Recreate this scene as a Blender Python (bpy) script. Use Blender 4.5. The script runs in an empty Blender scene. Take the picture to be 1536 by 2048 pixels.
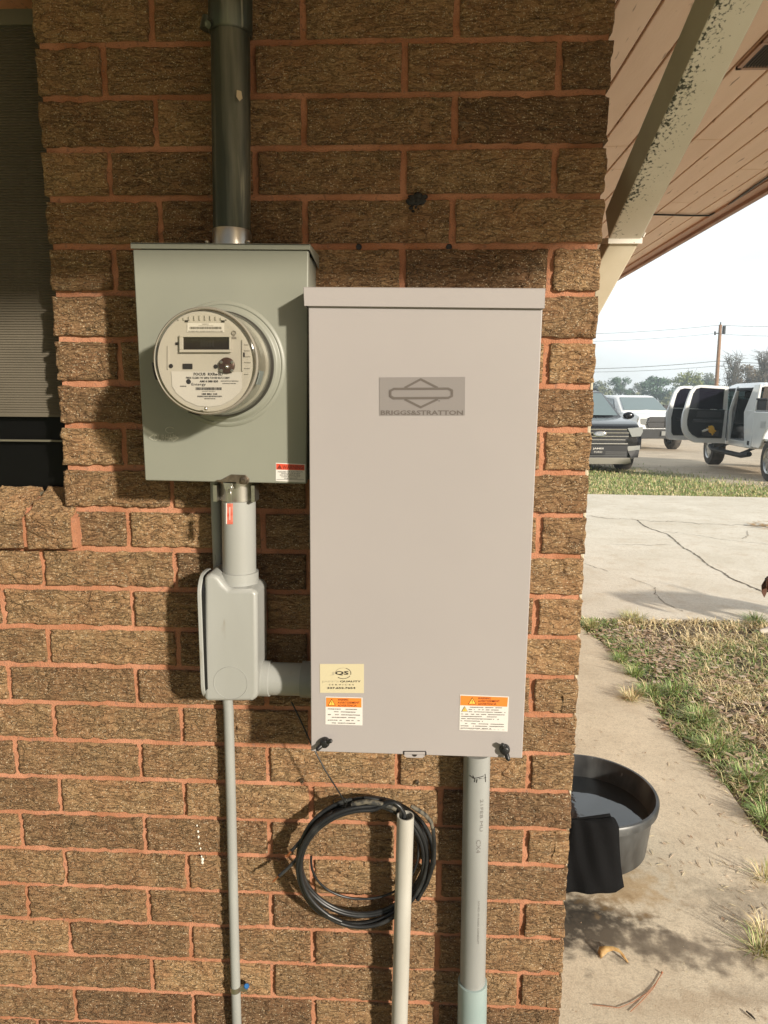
import bpy, bmesh, math, random
import numpy as np
from mathutils import Vector, Matrix
random.seed(7); rng = np.random.default_rng(11)
scn = bpy.context.scene
col = scn.collection
# ------------------------------------------------------------------ camera
F = 1400.3                       # focal length in pixels of the 1536 x 2048 photograph
PIT, YAW, ROL = .1619, -.0425, .0066
CAM = np.array([-.3773, -1.5152, 1.53])
fw = np.array([math.sin(YAW)*math.cos(PIT), math.cos(YAW)*math.cos(PIT), -math.sin(PIT)])
rt = np.array([math.cos(YAW), -math.sin(YAW), 0.]); up = np.cross(rt, fw)
CR = rt*math.cos(ROL)+up*math.sin(ROL); CU = -rt*math.sin(ROL)+up*math.cos(ROL)
cd = bpy.data.cameras.new('camera'); cam = bpy.data.objects.new('camera', cd); col.objects.link(cam)
cd.sensor_fit = 'VERTICAL'; cd.sensor_height = 36; cd.sensor_width = 27; cd.lens = F/2048*36
cd.clip_start = .02; cd.clip_end = 5000
m = Matrix.Identity(4)
for i in range(3):
    m[i][0] = CR[i]; m[i][1] = CU[i]; m[i][2] = -fw[i]; m[i][3] = CAM[i]
cam.matrix_world = m
scn.camera = cam
scn.render.resolution_x = 768; scn.render.resolution_y = 1024
scn.render.engine = 'CYCLES'
scn.view_settings.view_transform = 'Standard'; scn.view_settings.look = 'None'
scn.view_settings.exposure = .28; scn.view_settings.gamma = 1
# ------------------------------------------------------------------ sky and sun
SUN = Vector((.93, -1., .46)).normalized()         # direction towards the sun
el = math.asin(SUN.z); az = math.atan2(SUN.x, SUN.y)
w = bpy.data.worlds.new('World'); scn.world = w; w.use_nodes = True
nt = w.node_tree; N = nt.nodes; Lk = nt.links
for n in list(N): N.remove(n)
out = N.new('ShaderNodeOutputWorld'); bg = N.new('ShaderNodeBackground'); bg.inputs[1].default_value = .1
sky = N.new('ShaderNodeTexSky'); sky.sky_type = 'NISHITA'; sky.sun_disc = False
sky.sun_elevation = el; sky.sun_rotation = az; sky.dust_density = 3; sky.air_density = 1.2
tc = N.new('ShaderNodeTexCoord'); mp = N.new('ShaderNodeMapping'); mp.inputs['Scale'].default_value = (1, 1, 3.5)
nz = N.new('ShaderNodeTexNoise'); nz.inputs['Scale'].default_value = 2.2; nz.inputs['Detail'].default_value = 5
rp = N.new('ShaderNodeMapRange'); rp.inputs[1].default_value = .32; rp.inputs[2].default_value = .62
rp.inputs[3].default_value = .62; rp.inputs[4].default_value = .9
mx = N.new('ShaderNodeMixRGB')
sx_ = N.new('ShaderNodeSeparateXYZ'); Lk.new(tc.outputs['Generated'], sx_.inputs[0])
side_ = N.new('ShaderNodeMapRange'); side_.inputs[1].default_value = -.40; side_.inputs[2].default_value = .22; Lk.new(sx_.outputs[1], side_.inputs[0])
cl_ = N.new('ShaderNodeMixRGB'); cl_.inputs[1].default_value = (1.3, 1.4, 1.5, 1); cl_.inputs[2].default_value = (11.2, 11.8, 11.9, 1)
Lk.new(side_.outputs[0], cl_.inputs[0]); Lk.new(cl_.outputs[0], mx.inputs[2])
Lk.new(tc.outputs['Generated'], mp.inputs[0]); Lk.new(mp.outputs[0], nz.inputs['Vector'])
Lk.new(nz.outputs[0], rp.inputs[0]); Lk.new(rp.outputs[0], mx.inputs[0]); Lk.new(sky.outputs[0], mx.inputs[1])
Lk.new(mx.outputs[0], bg.inputs[0]); Lk.new(bg.outputs[0], out.inputs[0])
sd = bpy.data.lights.new('sun', 'SUN'); sd.energy = 5; sd.angle = math.radians(2.6); sd.color = (1, .91, .78)
so = bpy.data.objects.new('sun', sd); col.objects.link(so); so.location = (6, -6, 6)
so.rotation_euler = SUN.to_track_quat('Z', 'Y').to_euler()
# ------------------------------------------------------------------ geometry helpers
def ray(u, v): return fw+CR*((u-768)/F)-CU*((v-1024)/F)
def PY(u, v, y=0.): d = ray(u, v); return CAM+d*((y-CAM[1])/d[1])        # photo pixel -> point on the plane y
def PX(u, v, x): d = ray(u, v); return CAM+d*((x-CAM[0])/d[0])
def PZ(u, v, z=0.): d = ray(u, v); return CAM+d*((z-CAM[2])/d[2])
def PD(u, v, D): return CAM+ray(u, v)*D
def gz(y): return -.02*max(0, min(y, 26)-9.9)                            # the lot falls gently away from the house
def GP(u, v):
    p = PZ(u, v, 0)
    for _ in range(12): p = PZ(u, v, gz(p[1]))
    return p
def tag(o, label, cat, group=None):
    o['label'] = label; o['category'] = cat
    if group: o['group'] = group
    return o
LOC = {}
def thing(name, label, cat, loc=(0, 0, 0), rz=0, group=None):
    o = bpy.data.objects.new(name, None); col.objects.link(o); o.empty_display_size = .1
    o.location = loc; o.rotation_euler = (0, 0, rz); LOC[o] = np.array(loc, float)
    return tag(o, label, cat, group)
class MB:
    def __init__(s): s.v = []; s.f = []; s.m = []; s.n = 0
    def add(s, vs, fs, mi=0):
        s.v.append(np.asarray(vs, float).reshape(-1, 3)); s.f += [tuple(i+s.n for i in f) for f in fs]
        s.m += [mi]*len(fs); s.n += len(s.v[-1]); return s
    def box(s, a, b, mi=0, M=None):
        a, b = np.minimum(a, b), np.maximum(a, b)
        vs = np.array([[(a, b)[i][0], (a, b)[j][1], (a, b)[k][2]] for i in (0, 1) for j in (0, 1) for k in (0, 1)])
        if M is not None: vs = np.array([M @ Vector(p) for p in vs])
        return s.add(vs, [(0, 1, 3, 2), (4, 6, 7, 5), (0, 4, 5, 1), (2, 3, 7, 6), (0, 2, 6, 4), (1, 5, 7, 3)], mi)
    def prism(s, pts, off, mi=0):                                         # planar polygon pushed along off
        p = np.asarray(pts, float); n = len(p); off = np.asarray(off, float)
        fs = [tuple(range(n)), tuple(range(2*n-1, n-1, -1))]+[(i, i+n, (i+1) % n+n, (i+1) % n) for i in range(n)]
        return s.add(np.vstack([p, p+off]), fs, mi)
    def quad(s, pts, mi=0): return s.add(pts, [(0, 1, 2, 3)], mi)
    def tube(s, path, r, seg=16, mi=0, caps=True, closed=False):
        P = [np.asarray(p, float) for p in path]; n = len(P); rs = r if hasattr(r, '__len__') else [r]*n
        vs = []; prev = None
        for i in range(n):
            a = P[(i-1) % n] if (closed or i) else P[0]; b = P[(i+1) % n] if (closed or i < n-1) else P[-1]
            t = b-a; t = t/(np.linalg.norm(t)+1e-12)
            if prev is None:
                q = np.array([0, 0, 1.]) if abs(t[2]) < .9 else np.array([1., 0, 0]); x = np.cross(t, q)
            else: x = prev-t*(prev@t)
            x = x/np.linalg.norm(x); prev = x; y = np.cross(t, x)
            for k in range(seg):
                A = 2*math.pi*k/seg; vs.append(P[i]+rs[i]*(x*math.cos(A)+y*math.sin(A)))
        fs = []
        for i in range(n if closed else n-1):
            for k in range(seg):
                j = (i+1) % n; fs.append((i*seg+k, i*seg+(k+1) % seg, j*seg+(k+1) % seg, j*seg+k))
        if caps and not closed: fs += [tuple(range(seg-1, -1, -1)), tuple((n-1)*seg+k for k in range(seg))]
        return s.add(vs, fs, mi)
    def lathe(s, c, axis, prof, seg=48, mi=0, close=False):              # prof = [(radius, distance along axis)]
        c = np.asarray(c, float); t = np.asarray(axis, float); t = t/np.linalg.norm(t)
        q = np.array([0, 0, 1.]) if abs(t[2]) < .9 else np.array([1., 0, 0])
        x = np.cross(t, q); x /= np.linalg.norm(x); y = np.cross(t, x); vs = []
        for r, h in prof:
            for k in range(seg):
                A = 2*math.pi*k/seg; vs.append(c+t*h+max(r, 1e-5)*(x*math.cos(A)+y*math.sin(A)))
        n = len(prof); fs = []
        for i in range(n if close else n-1):
            j = (i+1) % n
            fs += [(i*seg+k, i*seg+(k+1) % seg, j*seg+(k+1) % seg, j*seg+k) for k in range(seg)]
        return s.add(vs, fs, mi)
    def loft(s, secs, mi=0, caps=True):
        n = len(secs[0]); fs = []
        for i in range(len(secs)-1):
            fs += [(i*n+k, i*n+(k+1) % n, (i+1)*n+(k+1) % n, (i+1)*n+k) for k in range(n)]
        if caps: fs += [tuple(range(n-1, -1, -1)), tuple((len(secs)-1)*n+k for k in range(n))]
        return s.add(np.vstack([np.asarray(q, float) for q in secs]), fs, mi)
    def sphere(s, c, r, mi=0, seg=12, rings=8):
        r = np.array(r if hasattr(r, '__len__') else [r]*3, float); vs = []; fs = []
        for i in range(rings+1):
            a = math.pi*i/rings
            for k in range(seg):
                b = 2*math.pi*k/seg; vs.append(np.array(c)+r*np.array([math.sin(a)*math.cos(b), math.sin(a)*math.sin(b), math.cos(a)]))
        for i in range(rings): fs += [(i*seg+k, (i+1)*seg+k, (i+1)*seg+(k+1) % seg, i*seg+(k+1) % seg) for k in range(seg)]
        return s.add(vs, fs, mi)
    def text(s, t, u0, v0, u1, v1, Y, mi=0, bold=0.):                     # lettering that fills a photo box on the plane Y
        cu = bpy.data.curves.new('t', 'FONT'); cu.body = t; cu.resolution_u = 2; cu.offset = bold
        o = bpy.data.objects.new('t', cu); col.objects.link(o)
        me = bpy.data.meshes.new_from_object(o)
        vs = np.array([q.co[:] for q in me.vertices]); fs = [tuple(p.vertices) for p in me.polygons]
        bpy.data.objects.remove(o); bpy.data.curves.remove(cu); bpy.data.meshes.remove(me)
        lo, hi = vs.min(0), vs.max(0); a = (vs[:, 0]-lo[0])/(hi[0]-lo[0]); b = (vs[:, 1]-lo[1])/(hi[1]-lo[1])
        TL, TR, BL = PY(u0, v0, Y), PY(u1, v0, Y), PY(u0, v1, Y)
        w_ = TR-TL; h_ = TL-BL
        return s.add([BL+w_*x+h_*y for x, y in zip(a, b)], fs, mi)
    def ptext(s, t, P0, X, Z, mi=0, bold=0.):                             # lettering from an origin and two edge vectors
        cu = bpy.data.curves.new('t', 'FONT'); cu.body = t; cu.resolution_u = 2; cu.offset = bold
        o = bpy.data.objects.new('t', cu); col.objects.link(o); me = bpy.data.meshes.new_from_object(o)
        vs = np.array([q.co[:] for q in me.vertices]); fs = [tuple(p.vertices) for p in me.polygons]
        bpy.data.objects.remove(o); bpy.data.curves.remove(cu); bpy.data.meshes.remove(me)
        lo, hi = vs.min(0), vs.max(0); a = (vs[:, 0]-lo[0])/(hi[0]-lo[0]); b = (vs[:, 1]-lo[1])/(hi[1]-lo[1])
        return s.add([np.array(P0)+np.array(X)*x+np.array(Z)*y for x, y in zip(a, b)], fs, mi)
    def build(s, name, mats, parent=None, local=False, smooth=None, bevel=0, seg=2, L=None, fix=True):
        me = bpy.data.meshes.new(name); V = np.vstack(s.v)
        if parent is not None: L = LOC[parent]
        elif L is None and not local: L = np.array([V[:, 0].mean(), V[:, 1].mean(), V[:, 2].min()])
        if local: L0 = np.zeros(3)
        else: L0 = np.array(L, float)
        me.from_pydata((V-L0).tolist(), [], s.f)
        mats = mats if isinstance(mats, (list, tuple)) else [mats]
        for q in mats: me.materials.append(q)
        me.polygons.foreach_set('material_index', s.m)
        if fix:
            bm = bmesh.new(); bm.from_mesh(me); bmesh.ops.recalc_face_normals(bm, faces=bm.faces); bm.to_mesh(me); bm.free()
        if smooth is not None:
            me.polygons.foreach_set('use_smooth', [True]*len(me.polygons)); me.set_sharp_from_angle(angle=math.radians(smooth))
        me.update()
        o = bpy.data.objects.new(name, me); col.objects.link(o)
        if parent is not None: o.parent = parent; LOC[o] = LOC[parent]
        else:
            LOC[o] = np.array(L if not local else (0, 0, 0), float)
            o.location = LOC[o]
        if bevel:
            b = o.modifiers.new('b', 'BEVEL'); b.width = bevel; b.segments = seg; b.limit_method = 'ANGLE'; b.angle_limit = math.radians(35)
            if smooth is None:
                me.polygons.foreach_set('use_smooth', [True]*len(me.polygons)); me.set_sharp_from_angle(angle=math.radians(40))
                b.harden_normals = True
        return o
def strips(u0, v0, u1, v1, Y): return [PY(u0, v0, Y), PY(u1, v0, Y), PY(u1, v1, Y), PY(u0, v1, Y)]
# ------------------------------------------------------------------ materials
def mat(name, c, rough=.6, metal=0, c2=None, ns=8., nd=4, lo=.35, hi=.65, bump=0, bs=60., bd=4, spec=.5, stretch=None, coat=0, alpha=None, trans=0, emit=None, c3=None, s3=60., t3=.62):
    M = bpy.data.materials.new(name); M.use_nodes = True; t = M.node_tree; b = t.nodes['Principled BSDF']
    b.inputs['Base Color'].default_value = (*c, 1); b.inputs['Roughness'].default_value = rough; b.inputs['Metallic'].default_value = metal
    b.inputs['Specular IOR Level'].default_value = spec; b.inputs['Coat Weight'].default_value = coat; b.inputs['Coat Roughness'].default_value = .08
    b.inputs['Transmission Weight'].default_value = trans
    co = t.nodes.new('ShaderNodeTexCoord'); vec = co.outputs['Object']
    if stretch:
        g = t.nodes.new('ShaderNodeMapping'); g.inputs['Scale'].default_value = stretch; t.links.new(vec, g.inputs[0]); vec = g.outputs[0]
    if c2:
        n = t.nodes.new('ShaderNodeTexNoise'); n.inputs['Scale'].default_value = ns; n.inputs['Detail'].default_value = nd; t.links.new(vec, n.inputs['Vector'])
        r = t.nodes.new('ShaderNodeMapRange'); r.inputs[1].default_value = lo; r.inputs[2].default_value = hi; t.links.new(n.outputs[0], r.inputs[0])
        x = t.nodes.new('ShaderNodeMixRGB'); x.inputs[1].default_value = (*c, 1); x.inputs[2].default_value = (*c2, 1)
        t.links.new(r.outputs[0], x.inputs[0]); last = x.outputs[0]
        if c3:
            n3 = t.nodes.new('ShaderNodeTexNoise'); n3.inputs['Scale'].default_value = s3; n3.inputs['Detail'].default_value = 3; t.links.new(vec, n3.inputs['Vector'])
            r3 = t.nodes.new('ShaderNodeMapRange'); r3.inputs[1].default_value = t3; r3.inputs[2].default_value = t3+.06; t.links.new(n3.outputs[0], r3.inputs[0])
            x3 = t.nodes.new('ShaderNodeMixRGB'); x3.inputs[2].default_value = (*c3, 1); t.links.new(r3.outputs[0], x3.inputs[0]); t.links.new(last, x3.inputs[1]); last = x3.outputs[0]
        t.links.new(last, b.inputs['Base Color'])
    if bump:
        n = t.nodes.new('ShaderNodeTexNoise'); n.inputs['Scale'].default_value = bs; n.inputs['Detail'].default_value = bd; t.links.new(vec, n.inputs['Vector'])
        q = t.nodes.new('ShaderNodeBump'); q.inputs['Strength'].default_value = 1; q.inputs['Distance'].default_value = bump
        t.links.new(n.outputs[0], q.inputs['Height']); t.links.new(q.outputs[0], b.inputs['Normal'])
    return M
def clear(name, tint=(1, 1, 1), k=.12, rough=.05):                       # thin clear plastic or glass
    M = bpy.data.materials.new(name); M.use_nodes = True; t = M.node_tree; t.nodes.clear()
    o = t.nodes.new('ShaderNodeOutputMaterial'); a = t.nodes.new('ShaderNodeBsdfTransparent'); a.inputs[0].default_value = (*tint, 1)
    g = t.nodes.new('ShaderNodeBsdfGlossy'); g.inputs['Roughness'].default_value = rough
    l = t.nodes.new('ShaderNodeLayerWeight'); l.inputs[0].default_value = .25
    r = t.nodes.new('ShaderNodeMapRange'); r.inputs[3].default_value = k; r.inputs[4].default_value = .8
    x = t.nodes.new('ShaderNodeMixShader'); t.links.new(l.outputs['Facing'], r.inputs[0]); t.links.new(r.outputs[0], x.inputs[0])
    t.links.new(a.outputs[0], x.inputs[1]); t.links.new(g.outputs[0], x.inputs[2]); t.links.new(x.outputs[0], o.inputs[0])
    return M
m_mortar = mat('mortar', (.39, .17, .09), .95, c2=(.52, .25, .15), ns=10, bump=.0026, bs=380, bd=5, spec=.15, c3=(.33, .17, .11), s3=120, t3=.60)
m_gray = mat('warm_gray_paint', (.345, .320, .314), .40, c2=(.37, .343, .335), ns=1.8, nd=6, bump=.0001, bs=500, spec=.45)
m_green = mat('gray_green_paint', (.222, .228, .188), .42, c2=(.242, .248, .203), ns=5, bump=.00008, bs=500)
m_pvc = mat('gray_pvc', (.35, .357, .34), .36, c2=(.315, .32, .30), ns=9, nd=6, stretch=(1, 1, .3), c3=(.27, .26, .225), s3=26, t3=.66)
m_pvcd = mat('aged_gray_pvc', (.30, .308, .295), .42, c2=(.235, .24, .23), ns=11, stretch=(1, 1, .25))
m_pvct = mat('blue_gray_pvc', (.27, .35, .34), .4, c2=(.31, .38, .37), ns=10)
m_white = mat('weathered_white_pvc', (.47, .46, .415), .5, c2=(.39, .37, .32), ns=16, stretch=(1, 1, .3), c3=(.3, .25, .18), s3=50, t3=.68)
m_thin = mat('painted_thin_conduit', (.33, .34, .32), .5, c2=(.27, .275, .26), ns=16, stretch=(1, 1, .25), c3=(.12, .11, .09), s3=55, t3=.7)
m_dark = mat('old_dark_metal', (.05, .058, .045), .42, .5, c2=(.21, .21, .17), lo=.47, hi=.72, ns=30, nd=7, stretch=(1, 1, .08), bump=.0006, bs=110, c3=(.30, .29, .22), s3=46, t3=.66)
m_zinc = mat('bright_zinc', (.62, .60, .56), .28, .95, c2=(.5, .48, .44), ns=30)
m_steel = mat('dull_steel', (.27, .22, .17), .35, .8, c2=(.15, .12, .09), ns=60)
m_black = mat('black_plastic', (.012, .012, .013), .38)
m_rub = mat('black_cable_jacket', (.014, .015, .016), .36, c2=(.05, .052, .05), ns=26, lo=.5, hi=.8)
m_cop = mat('bare_copper', (.55, .22, .09), .35, .9)
m_tape = mat('dusty_tan_tape', (.13, .115, .085), .75, c2=(.03, .03, .027), ns=90, lo=.42, hi=.58)
m_ivory = mat('ivory_plastic', (.47, .45, .405), .45)
m_label = mat('white_label', (.66, .64, .60), .5)
m_cream = mat('cream_label', (.56, .50, .33), .45)
m_orange = mat('orange_print', (.75, .22, .03), .5)
m_red = mat('red_print', (.62, .07, .03), .5)
m_yel = mat('yellow_print', (.78, .52, .08), .5)
m_ink = mat('dark_ink', (.012, .009, .008), .6)
m_inkr = mat('dark_red_ink', (.16, .02, .01), .6)
m_inkg = mat('gray_ink', (.21, .19, .175), .6)
m_logo_bg = mat('logo_plate_gray', (.225, .207, .2), .4)
m_logo = mat('logo_ink', (.115, .098, .088), .45)
m_lcd = mat('dark_display', (.02, .014, .009), .25)
m_brown = mat('brown_port', (.07, .035, .025), .35, .3)
m_blue = mat('blue_anchor', (.015, .12, .34), .35)
m_clear = clear('clear_cover', (.97, .95, .9), .07, .08)
# ------------------------------------------------------------------ brick
def brickmat():
    M = bpy.data.materials.new('rugged_tan_brick'); M.use_nodes = True; t = M.node_tree; b = t.nodes['Principled BSDF']
    b.inputs['Roughness'].default_value = .85; b.inputs['Specular IOR Level'].default_value = .3
    co = t.nodes.new('ShaderNodeTexCoord').outputs['Object']; at = t.nodes.new('ShaderNodeAttribute'); at.attribute_name = 'tone'
    def nz_(sc, det, sv=None, dist=0., rough=.6):
        v = co
        if sv: g = t.nodes.new('ShaderNodeMapping'); g.inputs['Scale'].default_value = sv; t.links.new(co, g.inputs[0]); v = g.outputs[0]
        n = t.nodes.new('ShaderNodeTexNoise'); n.inputs['Scale'].default_value = sc; n.inputs['Detail'].default_value = det; n.inputs['Distortion'].default_value = dist; n.inputs['Roughness'].default_value = rough
        t.links.new(v, n.inputs['Vector']); return n.outputs[0]
    def rr(x, a, b_, c=0., d=1.):
        r = t.nodes.new('ShaderNodeMapRange'); r.inputs[1].default_value = a; r.inputs[2].default_value = b_; r.inputs[3].default_value = c; r.inputs[4].default_value = d; t.links.new(x, r.inputs[0]); return r.outputs[0]
    def mc_(f, a, b_, mode='MIX'):
        x = t.nodes.new('ShaderNodeMixRGB'); x.blend_type = mode
        for i, q in ((0, f), (1, a), (2, b_)):
            if isinstance(q, tuple): x.inputs[i].default_value = (*q, 1)
            elif isinstance(q, (int, float)): x.inputs[i].default_value = q
            else: t.links.new(q, x.inputs[i])
        return x.outputs[0]
    a = mc_(rr(nz_(150, 5, (1, 1, 2.2), .3, .7), .36, .64), (.190, .113, .058), (.48, .322, .172))
    a = mc_(rr(nz_(14, 3), .4, .7, 0, .5), a, (.34, .17, .085))
    cr2 = t.nodes.new('ShaderNodeValToRGB'); e = cr2.color_ramp.elements
    e[0].position = 0; e[0].color = (.66, .62, .60, 1); e[1].position = 1; e[1].color = (1.22, 1.2, 1.14, 1)
    t.links.new(at.outputs['Fac'], cr2.inputs[0]); a = mc_(1, a, cr2.outputs[0], 'MULTIPLY')
    vo = t.nodes.new('ShaderNodeTexVoronoi'); vo.inputs['Scale'].default_value = 360
    wv_ = t.nodes.new('ShaderNodeMixRGB'); wv_.blend_type = 'ADD'; wv_.inputs[0].default_value = .004; nn_ = t.nodes.new('ShaderNodeTexNoise'); nn_.inputs['Scale'].default_value = 500; t.links.new(co, nn_.inputs['Vector'])
    t.links.new(co, wv_.inputs[1]); t.links.new(nn_.outputs['Color'], wv_.inputs[2]); t.links.new(wv_.outputs[0], vo.inputs['Vector'])
    sp = t.nodes.new('ShaderNodeSeparateColor'); t.links.new(vo.outputs['Color'], sp.inputs[0])
    f = t.nodes.new('ShaderNodeMath'); f.operation = 'MULTIPLY'; t.links.new(rr(vo.outputs['Distance'], .30, .52, 1, 0), f.inputs[0])
    gd = rr(nz_(26, 2), .35, .65, -.04, .05); g2 = t.nodes.new('ShaderNodeMath'); g2.operation = 'ADD'; t.links.new(sp.outputs[0], g2.inputs[0]); t.links.new(gd, g2.inputs[1])
    t.links.new(rr(g2.outputs[0], .84, .90), f.inputs[1])
    a = mc_(f.outputs[0], a, (.70, .58, .40))
    a = mc_(rr(nz_(1, 4, (9, 9, 85), .6), .665, .72, 0, .35), a, (.40, .33, .24))
    t.links.new(a, b.inputs['Base Color'])
    h1 = nz_(300, 4, (1, 1, 1.5), .4, .65); h2 = nz_(1, 5, (60, 60, 170), .8, .6)
    ab = t.nodes.new('ShaderNodeMath'); ab.operation = 'SUBTRACT'; ab.inputs[1].default_value = .5; t.links.new(nz_(1, 3, (20, 20, 68), 1.4, .5), ab.inputs[0])
    ac = t.nodes.new('ShaderNodeMath'); ac.operation = 'ABSOLUTE'; t.links.new(ab.outputs[0], ac.inputs[0]); rdg = rr(ac.outputs[0], 0, .04)
    a0 = t.nodes.new('ShaderNodeMath'); a0.operation = 'MULTIPLY_ADD'; a0.inputs[1].default_value = 1.15; t.links.new(rdg, a0.inputs[0]); t.links.new(h2, a0.inputs[2])
    ad = t.nodes.new('ShaderNodeMath'); ad.operation = 'ADD'; t.links.new(h1, ad.inputs[0]); t.links.new(a0.outputs[0], ad.inputs[1])
    q = t.nodes.new('ShaderNodeBump'); q.inputs['Distance'].default_value = .0055; q.inputs['Strength'].default_value = 1
    t.links.new(ad.outputs[0], q.inputs['Height']); t.links.new(q.outputs[0], b.inputs['Normal'])
    return M
m_brick = brickmat()
TAB = rng.random((256, 256))
def vn(x, y, s=0):
    xi = np.floor(x).astype(int); yi = np.floor(y).astype(int); fx = x-xi; fy = y-yi
    fx = fx*fx*(3-2*fx); fy = fy*fy*(3-2*fy); a = (xi+s*37) & 255; b = (yi+s*91) & 255; a1 = (a+1) & 255; b1 = (b+1) & 255
    return (TAB[a, b]*(1-fx)+TAB[a1, b]*fx)*(1-fy)+(TAB[a, b1]*(1-fx)+TAB[a1, b1]*fx)*fy
JZ = [2.229-d for d in (0, .0993, .1974, .2925, .3891, .4838, .5785, .672, .7637, .8566, .9493, 1.0404, 1.133, 1.2268, 1.32, 1.4129, 1.5072, 1.6024, 1.6976, 1.7927, 1.8914, 1.9875, 2.0847, 2.1812, 2.2753)]
JZ = [2.229+.0975*k for k in (3, 2, 1)]+JZ+[-.141, -.236]                               # JZ[3] is the first joint measured
WX0, WIN_R, WIN_L, WIN_B, WIN_T = -3.4, -1.155, -2.1, JZ[13], JZ[2]
JT = .0136
bv = []; bf = []; btone = []; bn = 0
def emit_brick(O, ex, ez, en, wd, ht, dep, dense, style, edge=.0016):
    """one brick: displaced face (width wd along ex, height ht along ez, outward en) and plain flanks"""
    global bn
    st = .0023 if dense else .014
    nx = max(3, int(wd/st)); nzz = max(3, int(ht/st)); sd_ = random.randint(0, 200)
    a, b = np.meshgrid(np.linspace(0, 1, nx+1), np.linspace(0, 1, nzz+1), indexing='ij')
    x = a*wd; z = b*ht; ox, oz = random.random()*50, random.random()*50
    warp = (vn(x*38+ox, z*38+oz, sd_)-.5)*.016+(vn(x*12+ox, z*12, sd_+1)-.5)*.022
    n1 = vn(x*(13 if style else 22)+ox, (z+warp)*(62 if style else 80)+oz, sd_+2)-.5
    n2 = vn(x*26+oz, (z+warp*.7)*105+ox, sd_+3)-.5
    brk = np.clip(vn(x*30+ox, z*45+oz, sd_+4)*2.2-.5, 0, 1)
    g1 = np.exp(-(n1/.065)**2)*brk; g2 = np.exp(-(n2/.06)**2)*np.clip(1.3-brk, 0, 1)
    h = -.0050*g1-.0034*g2*(1 if style else .7)+.0018*(vn(x*150+ox, z*150, sd_+5)-.5)+.0034*(vn(x*60, z*75+oz, sd_+6)-.5)+.0022*(n1*2)
    e = np.minimum(np.minimum(x, wd-x), np.minimum(z, ht-z)); h -= .0022*np.exp(-(e/.0028)**2)
    jx = (vn(z*60+ox, z*0+3.3, sd_+7)-.5)*2*edge; jz_ = (vn(x*50+oz, x*0+7.7, sd_+8)-.5)*2*edge
    x2 = x+np.where(a < .001, jx, 0)+np.where(a > .999, -jx*1.2, 0); z2 = z+np.where(b < .001, jz_, 0)+np.where(b > .999, -jz_, 0)
    P = O+x2[..., None]*ex+z2[..., None]*ez+h[..., None]*en
    V = P.reshape(-1, 3); i = np.arange(nx)[:, None]*(nzz+1)+np.arange(nzz)[None, :]; i = i.ravel()
    Fq = np.stack([i, i+nzz+1, i+nzz+2, i+1], 1)
    rim = [k*(nzz+1) for k in range(nx+1)]+[nx*(nzz+1)+k for k in range(1, nzz+1)]+[k*(nzz+1)+nzz for k in range(nx-1, -1, -1)]+[k for k in range(nzz-1, 0, -1)]
    back = V[rim]-en*dep; nb_ = len(rim); base = len(V)
    F2 = np.array([[rim[k], base+k, base+(k+1) % nb_, rim[(k+1) % nb_]] for k in range(nb_)])
    bv.append(V); bv.append(back); bf.append(Fq+bn); bf.append(F2+bn)
    btone.append(np.full(base+nb_, min(1, max(0, random.gauss(.5, .27))))); bn += base+nb_
EX, EY, EZ = np.eye(3)
B = .3048
for c in range(1, len(JZ)):
    zt, zb = JZ[c-1], JZ[c]; z0 = zb+JT/2; ht = zt-zb-JT
    odd = (c-3) % 2 == 1 if c >= 3 else (c % 2 == 0)
    x1 = 0.
    first = True
    while x1 > WX0:
        wd = B/3 if (odd and first) else B
        x0 = x1-wd; xa, xb = x0+JT/2, x1-(0 if first else JT/2)
        first = False
        inwin = (zt < WIN_T+.02 and zb > WIN_B-.02)
        segs = [(xa, xb)]
        if inwin:
            segs = []
            if xb > WIN_R: segs.append((max(xa, WIN_R), xb))
            if xa < WIN_L: segs.append((xa, min(xb, WIN_L)))
        if c == 14 and xa < WIN_R+.0:                                    # the sill course
            segs = [(max(xa, WIN_R+.02), xb)] if xb > WIN_R+.05 else ([] if xb > WIN_L else [(xa, xb)])
        for s0, s1 in segs:
            if s1-s0 < .02: continue
            jit = random.uniform(-.0016, .0016)
            emit_brick(np.array([s0, jit, z0]), EX, EZ, -EY, s1-s0, ht, .03 if s1 < -.001 else .09, s1 > -1.62 and z0 < 2.45, random.random() < .6, .0011 if s1 < -.001 and s0 > WIN_R+.01 else .0026)
        x1 = x0
    # flank of the house, running away from the corner
    y0 = (B-.0 if odd else B/3)
    if odd: emit_brick(np.array([-.0, .002, z0]), EY, EZ, EX, B-JT/2-.002, ht, .03, False, 1)
    y = y0
    while y < 5.6:
        emit_brick(np.array([0, y+JT/2, z0]), EY, EZ, EX, B-JT, ht, .03, False, 1); y += B
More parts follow.
